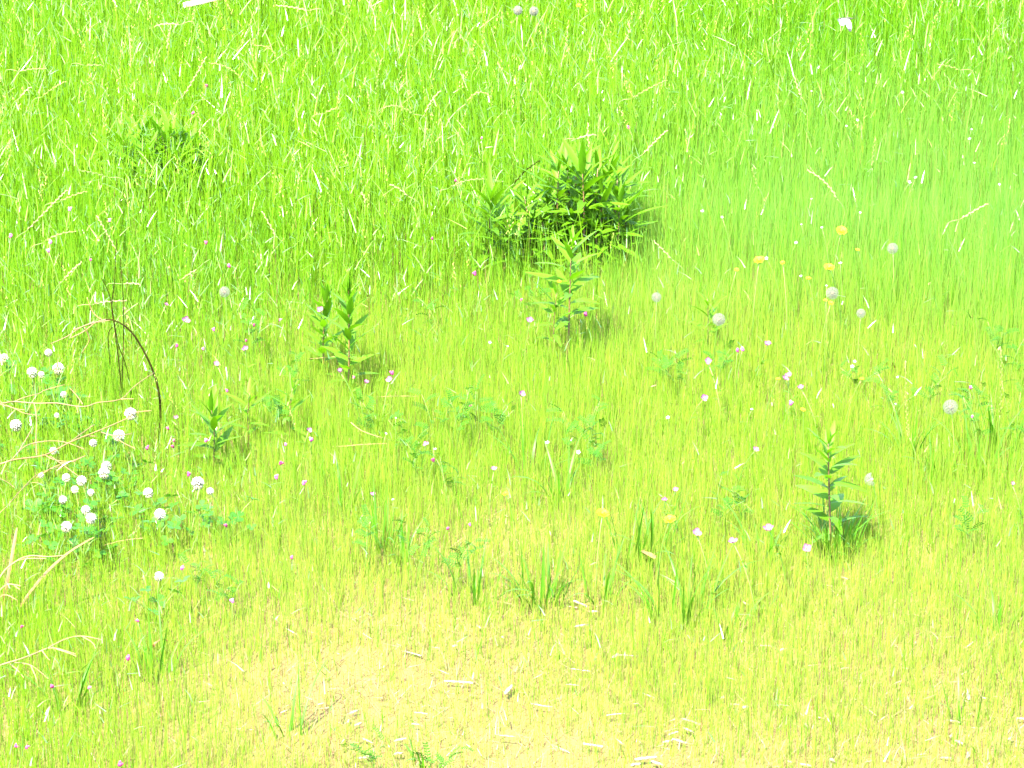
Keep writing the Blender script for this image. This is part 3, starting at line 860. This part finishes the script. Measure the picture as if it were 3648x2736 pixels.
CKL = {(3180, 885): 'dandelion clock near yellow dandelions at the edge of the pale green grass', (2965, 1044): 'faint round dandelion clock below the ragged yellow dandelion', (2561, 1138): 'round dandelion clock against the thin young goldenrod',
       (3386, 1450): 'largest dandelion clock beside blue green vetch leaves', (3105, 1709): 'half blown dandelion clock right of the lone goldenrod', (3067, 1116): 'small thin dandelion clock in the yellow green grass',
       (2339, 1059): 'small dandelion clock beside the dense goldenrod clump', (800, 1040): 'pale dandelion clock in tall green grass above the pink flowers'}
for (u, v, s, f) in CLK:
    o, tl, pts = stemmed('dandelion_clock', u, v, .17, CKL[(u, v)], 'dandelion clock', None, r=.0013)
    q = Euler((jit(.3), jit(.3), random.uniform(0, 6))) if f == 1 else Euler((0, .2, 0))
    fh = put('seed_head', CK if f == 1 else CKH, o, tl, q, s)
    put('seed_core', CORE, fh)

# tiny white flowers
def tiny_flower():
    g = Geo()
    for k in range(5):
        a = 2 * math.pi * k / 5
        d = Vector((math.cos(a), math.sin(a), .35)); s = Vector((-math.sin(a), math.cos(a), 0))
        g.strip([d * (t * .0055) for t in (.05, .5, 1)], [.001, .0034, .0016], s)
    return g.mesh('blossom', 'white_petal')
TF = tiny_flower()
WH = [(3054, 428), (3015, 449), (2891, 325), (3214, 329), (3461, 461), (3471, 581), (3262, 633), (3240, 649), (2891, 709), (3064, 757), (2928, 811), (2855, 800), (2572, 774), (2502, 753), (2836, 865), (3560, 657), (3454, 495),
      (2731, 920), (2994, 938), (2853, 984), (2944, 1018), (3044, 1288), (3036, 1306), (3197, 1344), (2678, 1459), (3190, 1440), (1745, 1220), (1808, 1234), (1375, 1545), (1410, 1490), (1550, 1600), (1400, 1780), (1950, 1577), (2060, 1611), (2380, 1488)]
for (u, v) in WH:
    lab, grp = ('tiny white star flower ' + near(u, v), 'tiny white flowers in the pale green grass') if v < 1030 else ('tiny white flower speck low in yellow green grass ' + near(u, v), 'tiny white flowers in the yellow green grass')
    o, tl, pts = stemmed('tiny_white_flower', u, v, .21 if v < 1030 else .11, lab, 'flower', grp, r=.0006)
    put('blossom', TF, o, tl, Euler((R(30) + jit(.4), jit(.4), 0)), random.uniform(.5, .95))
    g = Geo(); g.blob((0, 0, -.001), .0013, (0, 0, 1), 1.2, 6, 4)
    put('sepal_cup', g.mesh('sepal_cup', 'green_stem'), o, tl)

# ------------------------------------------------------------------ vetch
def pinnate(n, L):
    g = Geo()
    mid = [Vector((L * t, 0, .10 * L * math.sin(math.pi * t))) for t in [i / 6 for i in range(7)]]
    g.tube(mid, .0005, 3)
    for i in range(n):
        t = .15 + .82 * i / (n - 1)
        p = Vector((L * t, 0, .10 * L * math.sin(math.pi * t)))
        for s in (-1, 1):
            d = Vector((.35, s, .15)).normalized(); sd = Vector((1, -.35 * s, 0)).normalized()
            l = .0085 * (1 - .25 * t)
            g.strip([p + d * (l * q) for q in (.05, .35, .75, 1)], [.0009, .0026, .0030, .0014], sd, crease=-.1)
    return g.mesh('leaf', 'vetch_leaf')
VL = [pinnate(6, .032), pinnate(7, .040), pinnate(5, .026)]
VET = [(1560, 1470, .16), (1620, 1500, .17), (1700, 1480, .16), (1760, 1520, .14), (2030, 1560, .15), (2100, 1530, .18), (2120, 1600, .14), (1330, 1500, .13), (1430, 1560, .13), (1480, 1650, .14), (1590, 1720, .12),
       (3050, 1330, .12), (3170, 1400, .14), (3290, 1390, .13), (3450, 1440, .18), (3500, 1520, .17), (3620, 1500, .20), (3560, 1180, .14), (3600, 1280, .14), (2380, 1300, .14), (2420, 1330, .13), (2550, 1780, .13), (2660, 1770, .12),
       (1300, 1930, .14), (1480, 1960, .14), (1620, 1980, .14), (2560, 1290, .12), (1000, 1450, .13), (1060, 1330, .14), (820, 2130, .12), (700, 2080, .12), (1330, 2700, .07), (1560, 2710, .06), (3460, 1880, .12), (900, 1180, .16), (1560, 1080, .2), (1900, 1080, .14)]
for (u, v, h) in VET:
    b = at_z(u, v + h * 900, 0); b.z = gz(b)
    lab, grp = 'vetch with ladder like leaflets sprawling ' + near(u, v), 'vetch plants in the short grass'
    if v < 1200 and u < 2000: lab, grp = 'vetch with small paired leaflets climbing at the edge of the tall grass', 'vetch plants along the tall grass edge'
    if v > 2600: lab, grp = 'low leafy vetch sprawling on the dry bare patch', 'low vetch on the bare patch'
    o = empty('vetch_plant', b, lab, 'vetch', grp)
    for k in range(3):
        a = random.uniform(0, 6.28); rr = random.uniform(.01, .07)
        tip = Vector((rr * math.cos(a), rr * math.sin(a) * .6, h * random.uniform(.65, 1.1)))
        pts = bez((0, 0, -.008), (tip.x * .1 + jit(.02), tip.y * .1, h * .55), tip, 6)
        g = Geo(); g.tube(pts, [.0009 - .00007 * i for i in range(7)], 4)
        put('stem', g.mesh('stem', 'green_stem'), o)
        for i in range(3, 7):
            put('leaf', random.choice(VL), o, pts[i], Euler((jit(.7), -random.uniform(-.1, .9), random.uniform(0, 6.28))), random.uniform(.7, 1.1))

# ------------------------------------------------------------------ ryegrass spikes
def spike(pix, foot_px, mat, label, group, r=.0009, dark=False):
    """pix: tip .. lower end of the spike in photo pixels; foot_px: drop to the root"""
    u0, v0 = pix[-1]
    foot = at_z(u0 + jit(30), v0 + foot_px, 0); foot.z = gz(foot)
    o = empty('grass_spike', foot, label, 'grass spike', group)
    P = [at_y(u, v, foot.y) - foot for (u, v) in pix][::-1]
    if len(P) == 2:
        P = bez(P[0], (P[0] + P[1]) / 2 + Vector((jit(.008), 0, .006)), P[1], 6)
    else:
        P = bez(P[0], P[1] * 2 - (P[0] + P[-1]) / 2, P[-1], 10)
    tg = (P[1] - P[0]).normalized()
    cul = smooth([Vector((0, 0, -.01)), Vector((P[0].x * .12, 0, P[0].z * .42)), P[0] - tg * .045, P[0]], 4)
    g = Geo(); g.tube(cul, r * .9, 4)
    put('culm', g.mesh('culm', 'green_stem'), o)
    g = Geo(); g.tube(P, [r * .9] * len(P), 4)
    # spikelets set alternately on both sides
    tot = sum((P[i + 1] - P[i]).length for i in range(len(P) - 1))
    m = max(6, int(tot / .0075))
    for k in range(m):
        f = (k + .5) / m * (len(P) - 1); a = int(f)
        p = P[a].lerp(P[a + 1], f - a); t = (P[a + 1] - P[a]).normalized()
        sd = Vector((t.z, 0, -t.x)) * (1 if k % 2 else -1)
        d = (t * 1.0 + sd * .38 + Vector((0, jit(.15), 0))).normalized()
        L = .0095 * (1 - .35 * k / m)
        g.blob(p + d * L * .5, .00125, d, L * .5 / .00125, 5, 4)
    put('seed_head', g.mesh('seed_head', mat), o)
SP = [([(734, 203), (654, 341)], 1), ([(610, 93), (596, 181)], 1), ([(745, 225), (820, 245), (874, 302)], 0), ([(550, 95), (590, 85), (640, 88)], 1), ([(236, 679), (180, 735), (93, 824)], 1), ([(308, 682), (209, 720)], 0), ([(346, 770), (380, 830), (423, 907)], 1),
      ([(270, 826), (210, 835), (154, 865)], 0), ([(934, 753), (960, 800), (984, 841)], 1), ([(285, 608), (385, 632)], 0), ([(1351, 393), (1410, 377), (1474, 407)], 0), ([(1793, 648), (1683, 640), (1600, 671)], 0),
      ([(1922, 572), (1832, 654)], 2), ([(1568, 324), (1513, 407)], 1), ([(2096, 440), (2101, 533)], 1), ([(2124, 480), (2057, 495)], 1), ([(2376, 286), (2250, 352)], 0), ([(2831, 275), (2855, 346)], 1), ([(2877, 607), (2940, 650), (2982, 709)], 1),
      ([(3518, 726), (3421, 781)], 1), ([(3119, 490), (3108, 600)], 0), ([(2376, 465), (2290, 550)], 1), ([(906, 162), (960, 172), (985, 210)], 0), ([(1205, 385), (1155, 405)], 0), ([(235, 290), (150, 345)], 0), ([(110, 310), (70, 350)], 1),
      ([(165, 245), (70, 255)], 0), ([(370, 235), (305, 235)], 0), ([(1390, 657), (1455, 700)], 1), ([(1290, 690), (1300, 730)], 1), ([(1310, 330), (1335, 480)], 0), ([(1360, 210), (1340, 330)], 0), ([(1725, 165), (1700, 240)], 0), ([(3340, 230), (3420, 250)], 0),
      ([(3600, 170), (3570, 130), (3540, 60)], 0), ([(2780, 90), (2770, 180)], 0), ([(3560, 95), (3575, 30)], 0), ([(1210, 700), (1225, 780)], 0), ([(1750, 345), (1700, 330), (1660, 370)], 0), ([(700, 380), (720, 470)], 0), ([(880, 120), (905, 40)], 0), ([(2680, 600), (2700, 665)], 0),
      ([(985, 20), (1098, 38)], 1), ([(290, 935), (225, 1000)], 1), ([(500, 1015), (440, 1012)], 1), ([(450, 1072), (330, 1085)], 1), ([(3225, 1285), (3230, 1480), (3240, 1560)], 0), ([(3565, 1240), (3562, 1480)], 0), ([(640, 1000), (700, 960)], 1), ([(2330, 860), (2395, 925)], 1)]
for i, (pix, m) in enumerate(SP):
    hpx = (430 if pix[-1][1] < 500 else 330 if pix[-1][1] < 900 else 230)
    if m == 2: lab, grp = 'dark slanting grass spike leaning over the top of the dense goldenrod clump', None
    elif m == 1: lab, grp = 'pale dry grass spike arching ' + near(*pix[0]), 'pale dry grass spikes'
    else: lab, grp = 'thin green grass spike with alternating spikelets ' + near(*pix[0]), 'thin green grass spikes'
    spike(pix, hpx, {0: 'spike', 1: 'spike_dry', 2: 'dark_stem'}[m], lab, grp, r=.0012 if m == 2 else .0010)

# ------------------------------------------------------------------ dead stems and straw on the left
def px_path(rows):
    """rows of (u, v, height above ground)"""
    return [at_z(u, v, h) for (u, v, h) in rows]
def stick(name, main, branches, label, cat, mat, r=.0016, group=None, main_name='stalk'):
    P = px_path(main)
    foot = P[0].copy()
    o = empty(name, foot, label, cat, group)
    S = [p - foot for p in smooth(P)]
    g = Geo(); g.tube(S, [r * (1.1 - .6 * i / len(S)) for i in range(len(S))], 6)
    sk = put(main_name, g.mesh(main_name, mat), o)
    for b in branches:
        B = [p - foot for p in smooth(px_path(b[0] if isinstance(b, tuple) else b))]
        m2 = b[1] if isinstance(b, tuple) else mat
        g = Geo(); g.tube(B, [r * (.75 - .3 * i / len(B)) for i in range(len(B))], 5)
        put('branch', g.mesh('branch', m2), sk)
    return o
def plane_path(pix, y):
    return [at_y(u, v, y) for u, v in pix]
# the dark arching stem and its dry top
yb = at_z(562, 1600, 0).y
def stick_y(name, main, branches, label, cat, mat, y, r=.0016, group=None):
    P = plane_path(main, y); foot = P[0].copy()
    o = empty(name, foot, label, cat, group)
    S = [p - foot for p in smooth(P)]
    g = Geo(); g.tube(S, [r * (1.15 - .55 * i / len(S)) for i in range(len(S))], 6)
    sk = put('stalk', g.mesh('stalk', mat), o)
    for b, m2 in branches:
        B = [p - foot for p in smooth(plane_path(b, y))]
        g = Geo(); g.tube(B, [r * (.6 - .25 * i / len(B)) for i in range(len(B))], 5)
        put('branch', g.mesh('branch', m2), sk)
stick_y('dead_weed', [(562, 1602), (566, 1560), (572, 1480), (566, 1400), (548, 1330), (518, 1262), (478, 1195), (440, 1158), (402, 1140), (378, 1138)],
        [([(378, 1138), (340, 1148), (290, 1165), (240, 1198), (180, 1225)], 'straw'), ([(340, 1148), (300, 1180), (250, 1205)], 'straw'), ([(360, 1140), (330, 1110), (310, 1060)], 'straw'), ([(300, 1165), (318, 1210), (290, 1260)], 'straw'), ([(395, 1140), (330, 1152), (262, 1175)], 'straw')],
        'dark arching dead stem bent over to one side beside the clover patch', 'dead stem', 'dark_stem', yb, .0028)
for (pp, lab) in [([(432, 1500), (433, 1400), (420, 1260), (405, 1150), (398, 1090), (408, 1000), (412, 905), (416, 850)], 'thin dark upright dead stem crossing the top of the arching stem'),
                  ([(478, 1480), (465, 1380), (445, 1290), (420, 1220), (392, 1060), (360, 990)], 'thin grey dead stem leaning behind the arching stem'),
                  ([(396, 1440), (395, 1330), (385, 1200), (400, 1165)], 'short thin brown dead stem inside the bend of the arching stem'),
                  ([(432, 1480), (436, 1330), (440, 1130), (433, 960)], 'faint dark stalk of dry grass rising beside the thin upright stem')]:
    stick_y('dead_weed', pp, [], lab, 'dead stem', 'dark_stem', at_z(*pp[0], 0).y, .0014)
# straw panicles lying over the grass at the left edge
stick('dry_panicle', [(-260, 1700, .0), (-120, 1690, .10), (0, 1653, .15), (60, 1636, .155), (160, 1621, .15), (250, 1575, .155), (350, 1535, .16), (450, 1492, .16), (480, 1470, .16), (540, 1463, .16)],
      [[(160, 1621, .15), (200, 1640, .145), (270, 1645, .14)], [(180, 1625, .15), (240, 1668, .14), (285, 1700, .13)], [(250, 1575, .155), (290, 1545, .155), (337, 1512, .16)], [(260, 1572, .155), (300, 1555, .155), (345, 1554, .155)],
       [(130, 1622, .15), (128, 1560, .155), (130, 1500, .16), (122, 1440, .16)], [(40, 1640, .155), (90, 1590, .155), (160, 1572, .16), (230, 1575, .155), (300, 1600, .15)], [(360, 1540, .16), (410, 1552, .155), (470, 1545, .155)], [(400, 1550, .155), (440, 1578, .15), (482, 1598, .15)],
       [(60, 1620, .155), (90, 1570, .155), (118, 1520, .16)], [(210, 1650, .14), (260, 1643, .14), (306, 1623, .14)], [(130, 1702, .12), (190, 1665, .135), (250, 1645, .14), (306, 1623, .14)]],
      'large branched straw panicle lying over the clover patch', 'dry panicle', 'straw', .0020)
stick('dry_panicle', [(-300, 1480, .0), (-150, 1460, .10), (0, 1438, .17), (50, 1431, .175), (130, 1437, .175), (200, 1436, .175), (270, 1447, .175), (310, 1447, .175), (350, 1434, .18), (430, 1422, .18), (480, 1375, .19), (548, 1328, .20)],
      [[(430, 1422, .18), (455, 1421, .18), (478, 1421, .18)], [(50, 1431, .175), (90, 1415, .18), (140, 1402, .18), (160, 1390, .18), (232, 1370, .185)], [(0, 1440, .17), (50, 1455, .165), (90, 1473, .16), (145, 1480, .16)], [(122, 1438, .175), (128, 1462, .17), (130, 1500, .16)],
       [(295, 1440, .175), (270, 1405, .18), (248, 1382, .185)], [(20, 1443, .17), (55, 1456, .165), (88, 1460, .165)], [(270, 1446, .175), (277, 1462, .17), (274, 1470, .17)]],
      'long thin straw branch reaching across to the dark arching stem', 'dry panicle', 'straw', .0018)
stick('dry_panicle', [(-220, 2440, 0), (-100, 2410, .07), (0, 2370, .10), (80, 2345, .11), (160, 2313, .11), (230, 2278, .115), (290, 2266, .115), (362, 2279, .115)],
      [[(200, 2312, .11), (240, 2325, .105), (273, 2338, .10)], [(150, 2318, .11), (170, 2345, .10), (178, 2352, .10)], [(30, 2362, .10), (60, 2385, .09), (85, 2415, .08)], [(50, 2360, .10), (110, 2370, .095), (172, 2418, .085)], [(110, 2372, .095), (130, 2420, .085), (135, 2450, .08)],
       [(140, 2320, .11), (190, 2308, .11), (270, 2330, .105)], [(290, 2266, .115), (330, 2290, .11), (342, 2318, .105)]],
      'branched straw panicle fanning out low over the green grass', 'dry panicle', 'straw_pale', .0017)
stick('dry_panicle', [(-150, 2260, 0), (-60, 2200, .08), (0, 2055, .14), (60, 1998, .16), (110, 1980, .165), (170, 1983, .165), (235, 1978, .165)],
      [[(60, 1998, .16), (100, 1990, .16), (165, 1990, .16)], [(-40, 2150, .1), (20, 2085, .12), (75, 2088, .12)], [(-40, 2180, .09), (10, 2120, .11), (60, 2138, .1)], [(-20, 2120, .11), (30, 2080, .12), (70, 2100, .115)]],
      'bent pale straw stalk beside the tan dead leaves', 'dry panicle', 'straw_pale', .0019)
stick('dry_panicle', [(-200, 1900, 0), (-80, 1850, .08), (0, 1826, .11), (80, 1740, .13), (145, 1683, .14), (250, 1655, .14)],
      [[(-10, 1700, .13), (30, 1720, .13), (60, 1745, .12)], [(80, 1740, .13), (110, 1720, .13), (150, 1722, .13)]],
      'thin straw stalk lying low beneath the large branched panicle', 'dry panicle', 'straw', .0012)

def dead_blade(rows, label, mat='tan_leaf', w=.007, group=None):
    P = px_path(rows); foot = P[0].copy()
    o = empty('dead_leaf', foot, label, 'dead leaf', group)
    S = [p - foot for p in smooth(P)]
    g = Geo(); k = len(S)
    g.strip(S, [w * (.5 + .9 * (i / k)) * (1 - (i / k) ** 4) + .0006 for i in range(k)], (.8, -.5, .3), crease=.22)
    put('blade', g.mesh('blade', mat), o)
    g = Geo(); g.tube(S[:max(3, k // 3)], .0012, 5)
    put('stalk', g.mesh('stalk', mat), o)
dead_blade([(50, 2215, .0), (75, 2160, .05), (150, 2060, .10), (240, 1975, .14), (335, 1915, .17)], 'long tan dead grass leaf slanting up from the tuft of straw', w=.010)
dead_blade([(0, 2200, .0), (15, 2130, .06), (40, 2010, .13), (62, 1880, .19)], 'upright orange tan dead grass leaf beside the bent straw stalk', w=.010)
dead_blade([(2300, 1955, .0), (2290, 1960, .05), (2320, 1975, .06), (2335, 1987, .06)], 'short orange dead leaf hanging on the upright grass tuft', w=.010)
dead_blade([(520, 2330, 0), (545, 2300, .05), (575, 2280, .06), (598, 2284, .06)], 'small brown curled dead leaf in yellow green grass', w=.007)
dead_blade([(1290, 1640, 0), (1270, 1620, .03), (1255, 1585, .06), (1245, 1560, .08)], 'bleached curled dead leaf among the vetch and short grass', 'straw_pale', .007)
dead_blade([(3205, 1330, 0), (3190, 1310, .03), (3178, 1290, .05)], 'small peach dead leaf near the little white flowers', 'tan_leaf', .006)
for rows, lab in [([(1180, 1590, 0), (1216, 1590, .06), (1300, 1583, .07), (1385, 1580, .07)], 'long pale straw lying flat over the vetch, lower of a crossing pair'), ([(1250, 1505, .10), (1290, 1535, .09), (1370, 1562, .08), (1450, 1580, .0)], 'long pale straw slanting over the vetch, upper of a crossing pair'),
                  ([(1090, 1278, .0), (1120, 1277, .07), (1200, 1270, .08)], 'short pale straw crossing the smaller goldenrod of the pair'), ([(350, 1950, 0), (380, 1940, .06), (440, 1925, .07), (510, 1917, .08)], 'pale straw lying across green grass below the clover'),
                  ([(1320, 1412, 0), (1350, 1414, .05), (1420, 1411, .06), (1490, 1412, .06)], 'short pale straw lying level in the yellow green grass by small pink flowers')]:
    stick('straw', rows, [], lab, 'straw', 'straw_pale', .0011)

# ------------------------------------------------------------------ bleached chips and leaf scraps on the bare patch
def chip(u, v, L, W, ang, label, group, leafy=False, mat='chip', h=.006):
    p = at_z(u, v, h)
    L *= random.uniform(.65, 1.0); W *= random.uniform(.55, .85); bow = jit(.012); ang += jit(.3)
    g = Geo(); k = 7
    prof = []
    for i in range(k):
        t = i / (k - 1)
        wv = W * (math.sin(math.pi * (.06 + .9 * t)) ** .6 if leafy else random.uniform(.45, 1.0) * (1 - .75 * abs(2 * t - 1) ** 3) * (1 - .4 * t))
        prof.append((L * (t - .5), wv, .0008 * math.sin(math.pi * t) + jit(.0006)))
    th = .0008 if leafy else .0018
    for (x, wv, z) in prof:
        a, b2 = bow * (x / L) ** 2 + jit(.0008), bow * (x / L) ** 2 + jit(.0008)
        g.v += [Vector((x, -wv / 2 + a, z)), Vector((x, 0, z + th * .9)), Vector((x, wv / 2 + b2, z)), Vector((x, wv / 2 * .9 + b2, z - th)), Vector((x, -wv / 2 * .9 + a, z - th))]
        g.c += [None] * 5
    for i in range(k - 1):
        for j in range(5):
            q = i * 5
            g.f.append((q + j, q + (j + 1) % 5, q + 5 + (j + 1) % 5, q + 5 + j))
    g.f.append((4, 3, 2, 1, 0)); e = (k - 1) * 5; g.f.append((e, e + 1, e + 2, e + 3, e + 4))
    me = g.mesh('scrap', mat)
    if not leafy:
        me.polygons.foreach_set('use_smooth', [False] * len(me.polygons))
    o = put('bleached_leaf' if leafy else 'wood_chip', me, None, p, Euler((jit(.15), jit(.12), ang)))
    tag(o, label, 'leaf scrap' if leafy else 'wood chip', group)
CH_L = 'bleached wood chip lying on the dry thatch between short grass'; CH_G = 'wood chips on the bare patch'
LF_L = 'narrow bleached leaf scrap lying in the thin short grass'; LF_G = 'bleached leaf scraps'
chip(1634, 2429, .062, .012, R(-25), 'longest bleached wood chip on the peach coloured bare patch', None)
chip(1810, 2456, .045, .013, R(55), 'white spindle shaped dead leaf on the peach coloured bare patch', None, True)
for (u, v, L, W, a) in [(2068, 2150, .045, .009, -30), (2115, 2178, .03, .007, -20), (2073, 2228, .042, .008, 20), (1260, 2536, .026, .010, 25), (1425, 2635, .034, .012, 25), (1419, 2684, .022, .014, 20), (2112, 2654, .060, .009, -25), (1240, 2570, .022, .016, 80), (1275, 2580, .02, .012, 40),
                        (2398, 2612, .03, .012, 20), (2420, 2640, .035, .010, -10), (2380, 2640, .03, .012, 30), (2300, 2700, .05, .02, 5), (2265, 2722, .03, .02, 40), (2340, 2718, .035, .015, -20), (2965, 2709, .024, .014, -60), (2872, 2725, .026, .013, 0), (2723, 2660, .016, .010, 85), (2875, 2583, .020, .012, -70),
                        (3397, 2569, .03, .006, -5), (3416, 2643, .03, .014, -50), (3390, 2620, .022, .012, 70), (3370, 2700, .03, .008, 0), (3450, 2690, .025, .010, 85), (3600, 2630, .025, .012, 30), (3640, 2560, .022, .012, 10), (2652, 2148, .020, .010, -60), (2655, 2518, .018, .014, 0), (2620, 2510, .02, .010, -10), (2575, 2484, .018, .010, 60),
                        (2450, 2600, .04, .01, -35), (2460, 2570, .05, .008, -15), (1290, 2700, .03, .012, 10), (1320, 2695, .02, .01, -10), (720, 2600, .018, .014, 90), (335, 2600, .03, .012, 70), (330, 2695, .02, .014, 30), (610, 2725, .018, .01, 85)]:
    chip(u, v, L, W, R(a), ('long ' if L > .04 else 'short ' if L > .024 else 'tiny ') + 'bleached wood chip ' + near(u, v), CH_G)
for (u, v, L, W, a) in [(1469, 2327, .050, .008, -30), (1310, 2640, .028, .010, -50), (1930, 2514, .05, .006, -20), (2194, 2544, .042, .006, 12), (2194, 2335, .028, .010, 75), (2238, 2335, .045, .007, 12), (2310, 2478, .035, .006, -45), (2050, 2385, .03, .006, 0), (2090, 2390, .02, .006, -10), (2040, 2440, .03, .006, -5), (3452, 2481, .030, .012, 85), (3510, 2487, .014, .008, 0),
                        (2789, 2313, .018, .010, 40), (2730, 2300, .035, .005, -5), (1705, 2232, .022, .009, -60), (1790, 2270, .012, .006, 80), (1620, 2300, .016, .008, 30), (1800, 2622, .04, .005, 5), (1480, 2580, .022, .006, -40), (1500, 2540, .03, .005, -10), (3260, 2290, .016, .006, 80), (3225, 2380, .018, .009, -20), (3160, 2470, .012, .007, 60), (3200, 2430, .03, .005, 25), (3010, 2380, .025, .005, 5), (610, 2640, .012, .006, 70), (845, 2390, .02, .006, 60), (1640, 2060, .02, .005, 20)]:
    chip(u, v, L, W, R(a), ('long ' if L > .034 else 'short ') + 'narrow bleached leaf scrap ' + near(u, v), LF_G, True)
for (u, v, a) in [(2330, 1375, 40), (2750, 1440, 80), (3560, 1240, 70), (3310, 1010, 80), (3170, 1390, -60), (3230, 1400, -70), (3010, 2060, -30), (1960, 1900, 80)]:
    chip(u, v, .026, .006, R(a), 'small pale dead leaf caught in grass ' + near(u, v), 'pale dead leaves in the grass', True, 'straw_pale', h=.09)

# ------------------------------------------------------------------ cane and stones at the back
def cane():
    a = at_z(655, 20, .27); b = at_z(1010, -62, .34)
    d = b - a
    mid = (a + b) / 2; foot = a.copy()
    o = empty('bamboo_cane', foot, 'pale bamboo cane lying on the ground behind the tall grass', 'cane')
    g = Geo(); P = [d * (i / 20) for i in range(21)]
    g.tube(P, [.0085] * 21, 10)
    sh = put('shaft', g.mesh('shaft', 'cane'), o)
    for t in (.03, .36, .68, .97):
        g = Geo(); c = d * t; e = d.normalized()
        g.tube([c - e * .004, c - e * .002, c + e * .002, c + e * .004], [.0086, .0102, .0102, .0086], 10)
        put('node_ring', g.mesh('node_ring', 'cane_node'), sh)
cane()
for (u, v, lab) in [(1845, 37, 'pale dense dandelion clock, partly hidden by blades, left of two in the tallest grass'), (1902, 40, 'pale dense dandelion clock crossed by one blade, right of two in the tallest grass')]:
    o, tl, pts = stemmed('dandelion_clock', u, v, .36, lab.replace('left of two', 'more hidden of two').replace('right of two', 'clearer of two'), 'dandelion clock', None, r=.0014)
    for k in range(2):
        put('seed_head', CK, o, tl, Euler((random.uniform(0, 6), random.uniform(0, 6), 0)), .95)
    put('seed_core', CORE, o, tl, None, 1.6)

# ------------------------------------------------------------------ white butterfly flying over the meadow
def butterfly():
    d = ray(3012, 66).normalized()
    c = Vector((0, 0, CAM_H)) + d * 8.1
    o = empty('white_butterfly', c, 'white butterfly with grey wing tips flying with wings down over the grass', 'butterfly')
    o.rotation_euler = Euler((R(8), R(4), R(6)), 'XYZ')
    g = Geo()
    g.tube([(-.016, 0, -.001), (-.010, 0, 0), (-.002, 0, .0005), (.005, 0, .001), (.009, 0, .0008), (.012, 0, .0004), (.0135, 0, 0)], [.0004, .0015, .0018, .0026, .0024, .0019, .0006], 8)
    put('body', g.mesh('body', 'body'), o)
    g = Geo(); g.blob((.0142, 0, .0004), .0017, (1, 0, 0), 1.0, 8, 6)
    hd = put('head', g.mesh('head', 'body'), o)
    for s in (-1, 1):
        g = Geo(); g.tube([(.015, .0006 * s, .001), (.021, .004 * s, .004), (.0255, .007 * s, .005)], .00022, 4)
        g.blob((.0258, .0071 * s, .005), .0005, (1, .5 * s, 0), 1.8, 5, 4)
        put('antenna', g.mesh('antenna', 'body'), hd)
    fore = [(.006, 0), (.0095, .006), (.0125, .014), (.0135, .022), (.0120, .0285), (.0085, .0290), (.0045, .0255), (.0010, .0195), (-.0015, .0120), (-.0020, .0050), (-.001, 0)]
    hind = [(.001, 0), (.0005, .006), (-.0005, .0130), (-.0040, .0190), (-.0090, .0205), (-.0135, .0180), (-.0155, .0125), (-.0135, .0065), (-.0085, .0020), (-.005, 0)]
    for s in (-1, 1):
        for nm, out, el in (('forewing', fore, 62), ('hindwing', hind, 54)):
            g = Geo()
            cx = sum(p[0] for p in out) / len(out); cy = sum(p[1] for p in out) / len(out)
            e = R(el + (6 if s > 0 else -10))
            def pos(x, y):
                y2 = y * math.cos(e) ; z2 = -y * math.sin(e) + .0035 * math.sin(math.pi * min(1, y / .029))
                return Vector((x, s * (y2 + .001), z2 + .001))
            rings = (0.0, .35, .7, .9, 1.0)
            for rr in rings[1:]:
                for (x, y) in out:
                    X, Y = cx + (x - cx) * rr, cy + (y - cy) * rr
                    g.v.append(pos(X, Y))
                    tip = nm == 'forewing' and Y > .0235 and X > .004
                    edge = rr > .95
                    g.c.append((.012, .012, .011) if tip and edge else (.022, .022, .021) if tip else (.050, .050, .047) if edge else (.16, .16, .15))
            n = len(out); g.v.append(pos(cx, cy)); g.c.append((.16, .16, .15)); m = len(g.v) - 1
            for j in range(n):
                g.f.append((m, j, (j + 1) % n))
                for k in range(3):
                    g.f.append((k * n + j, (k + 1) * n + j, (k + 1) * n + (j + 1) % n, k * n + (j + 1) % n))
            put(nm, g.mesh(nm, 'wing'), o)
butterfly()
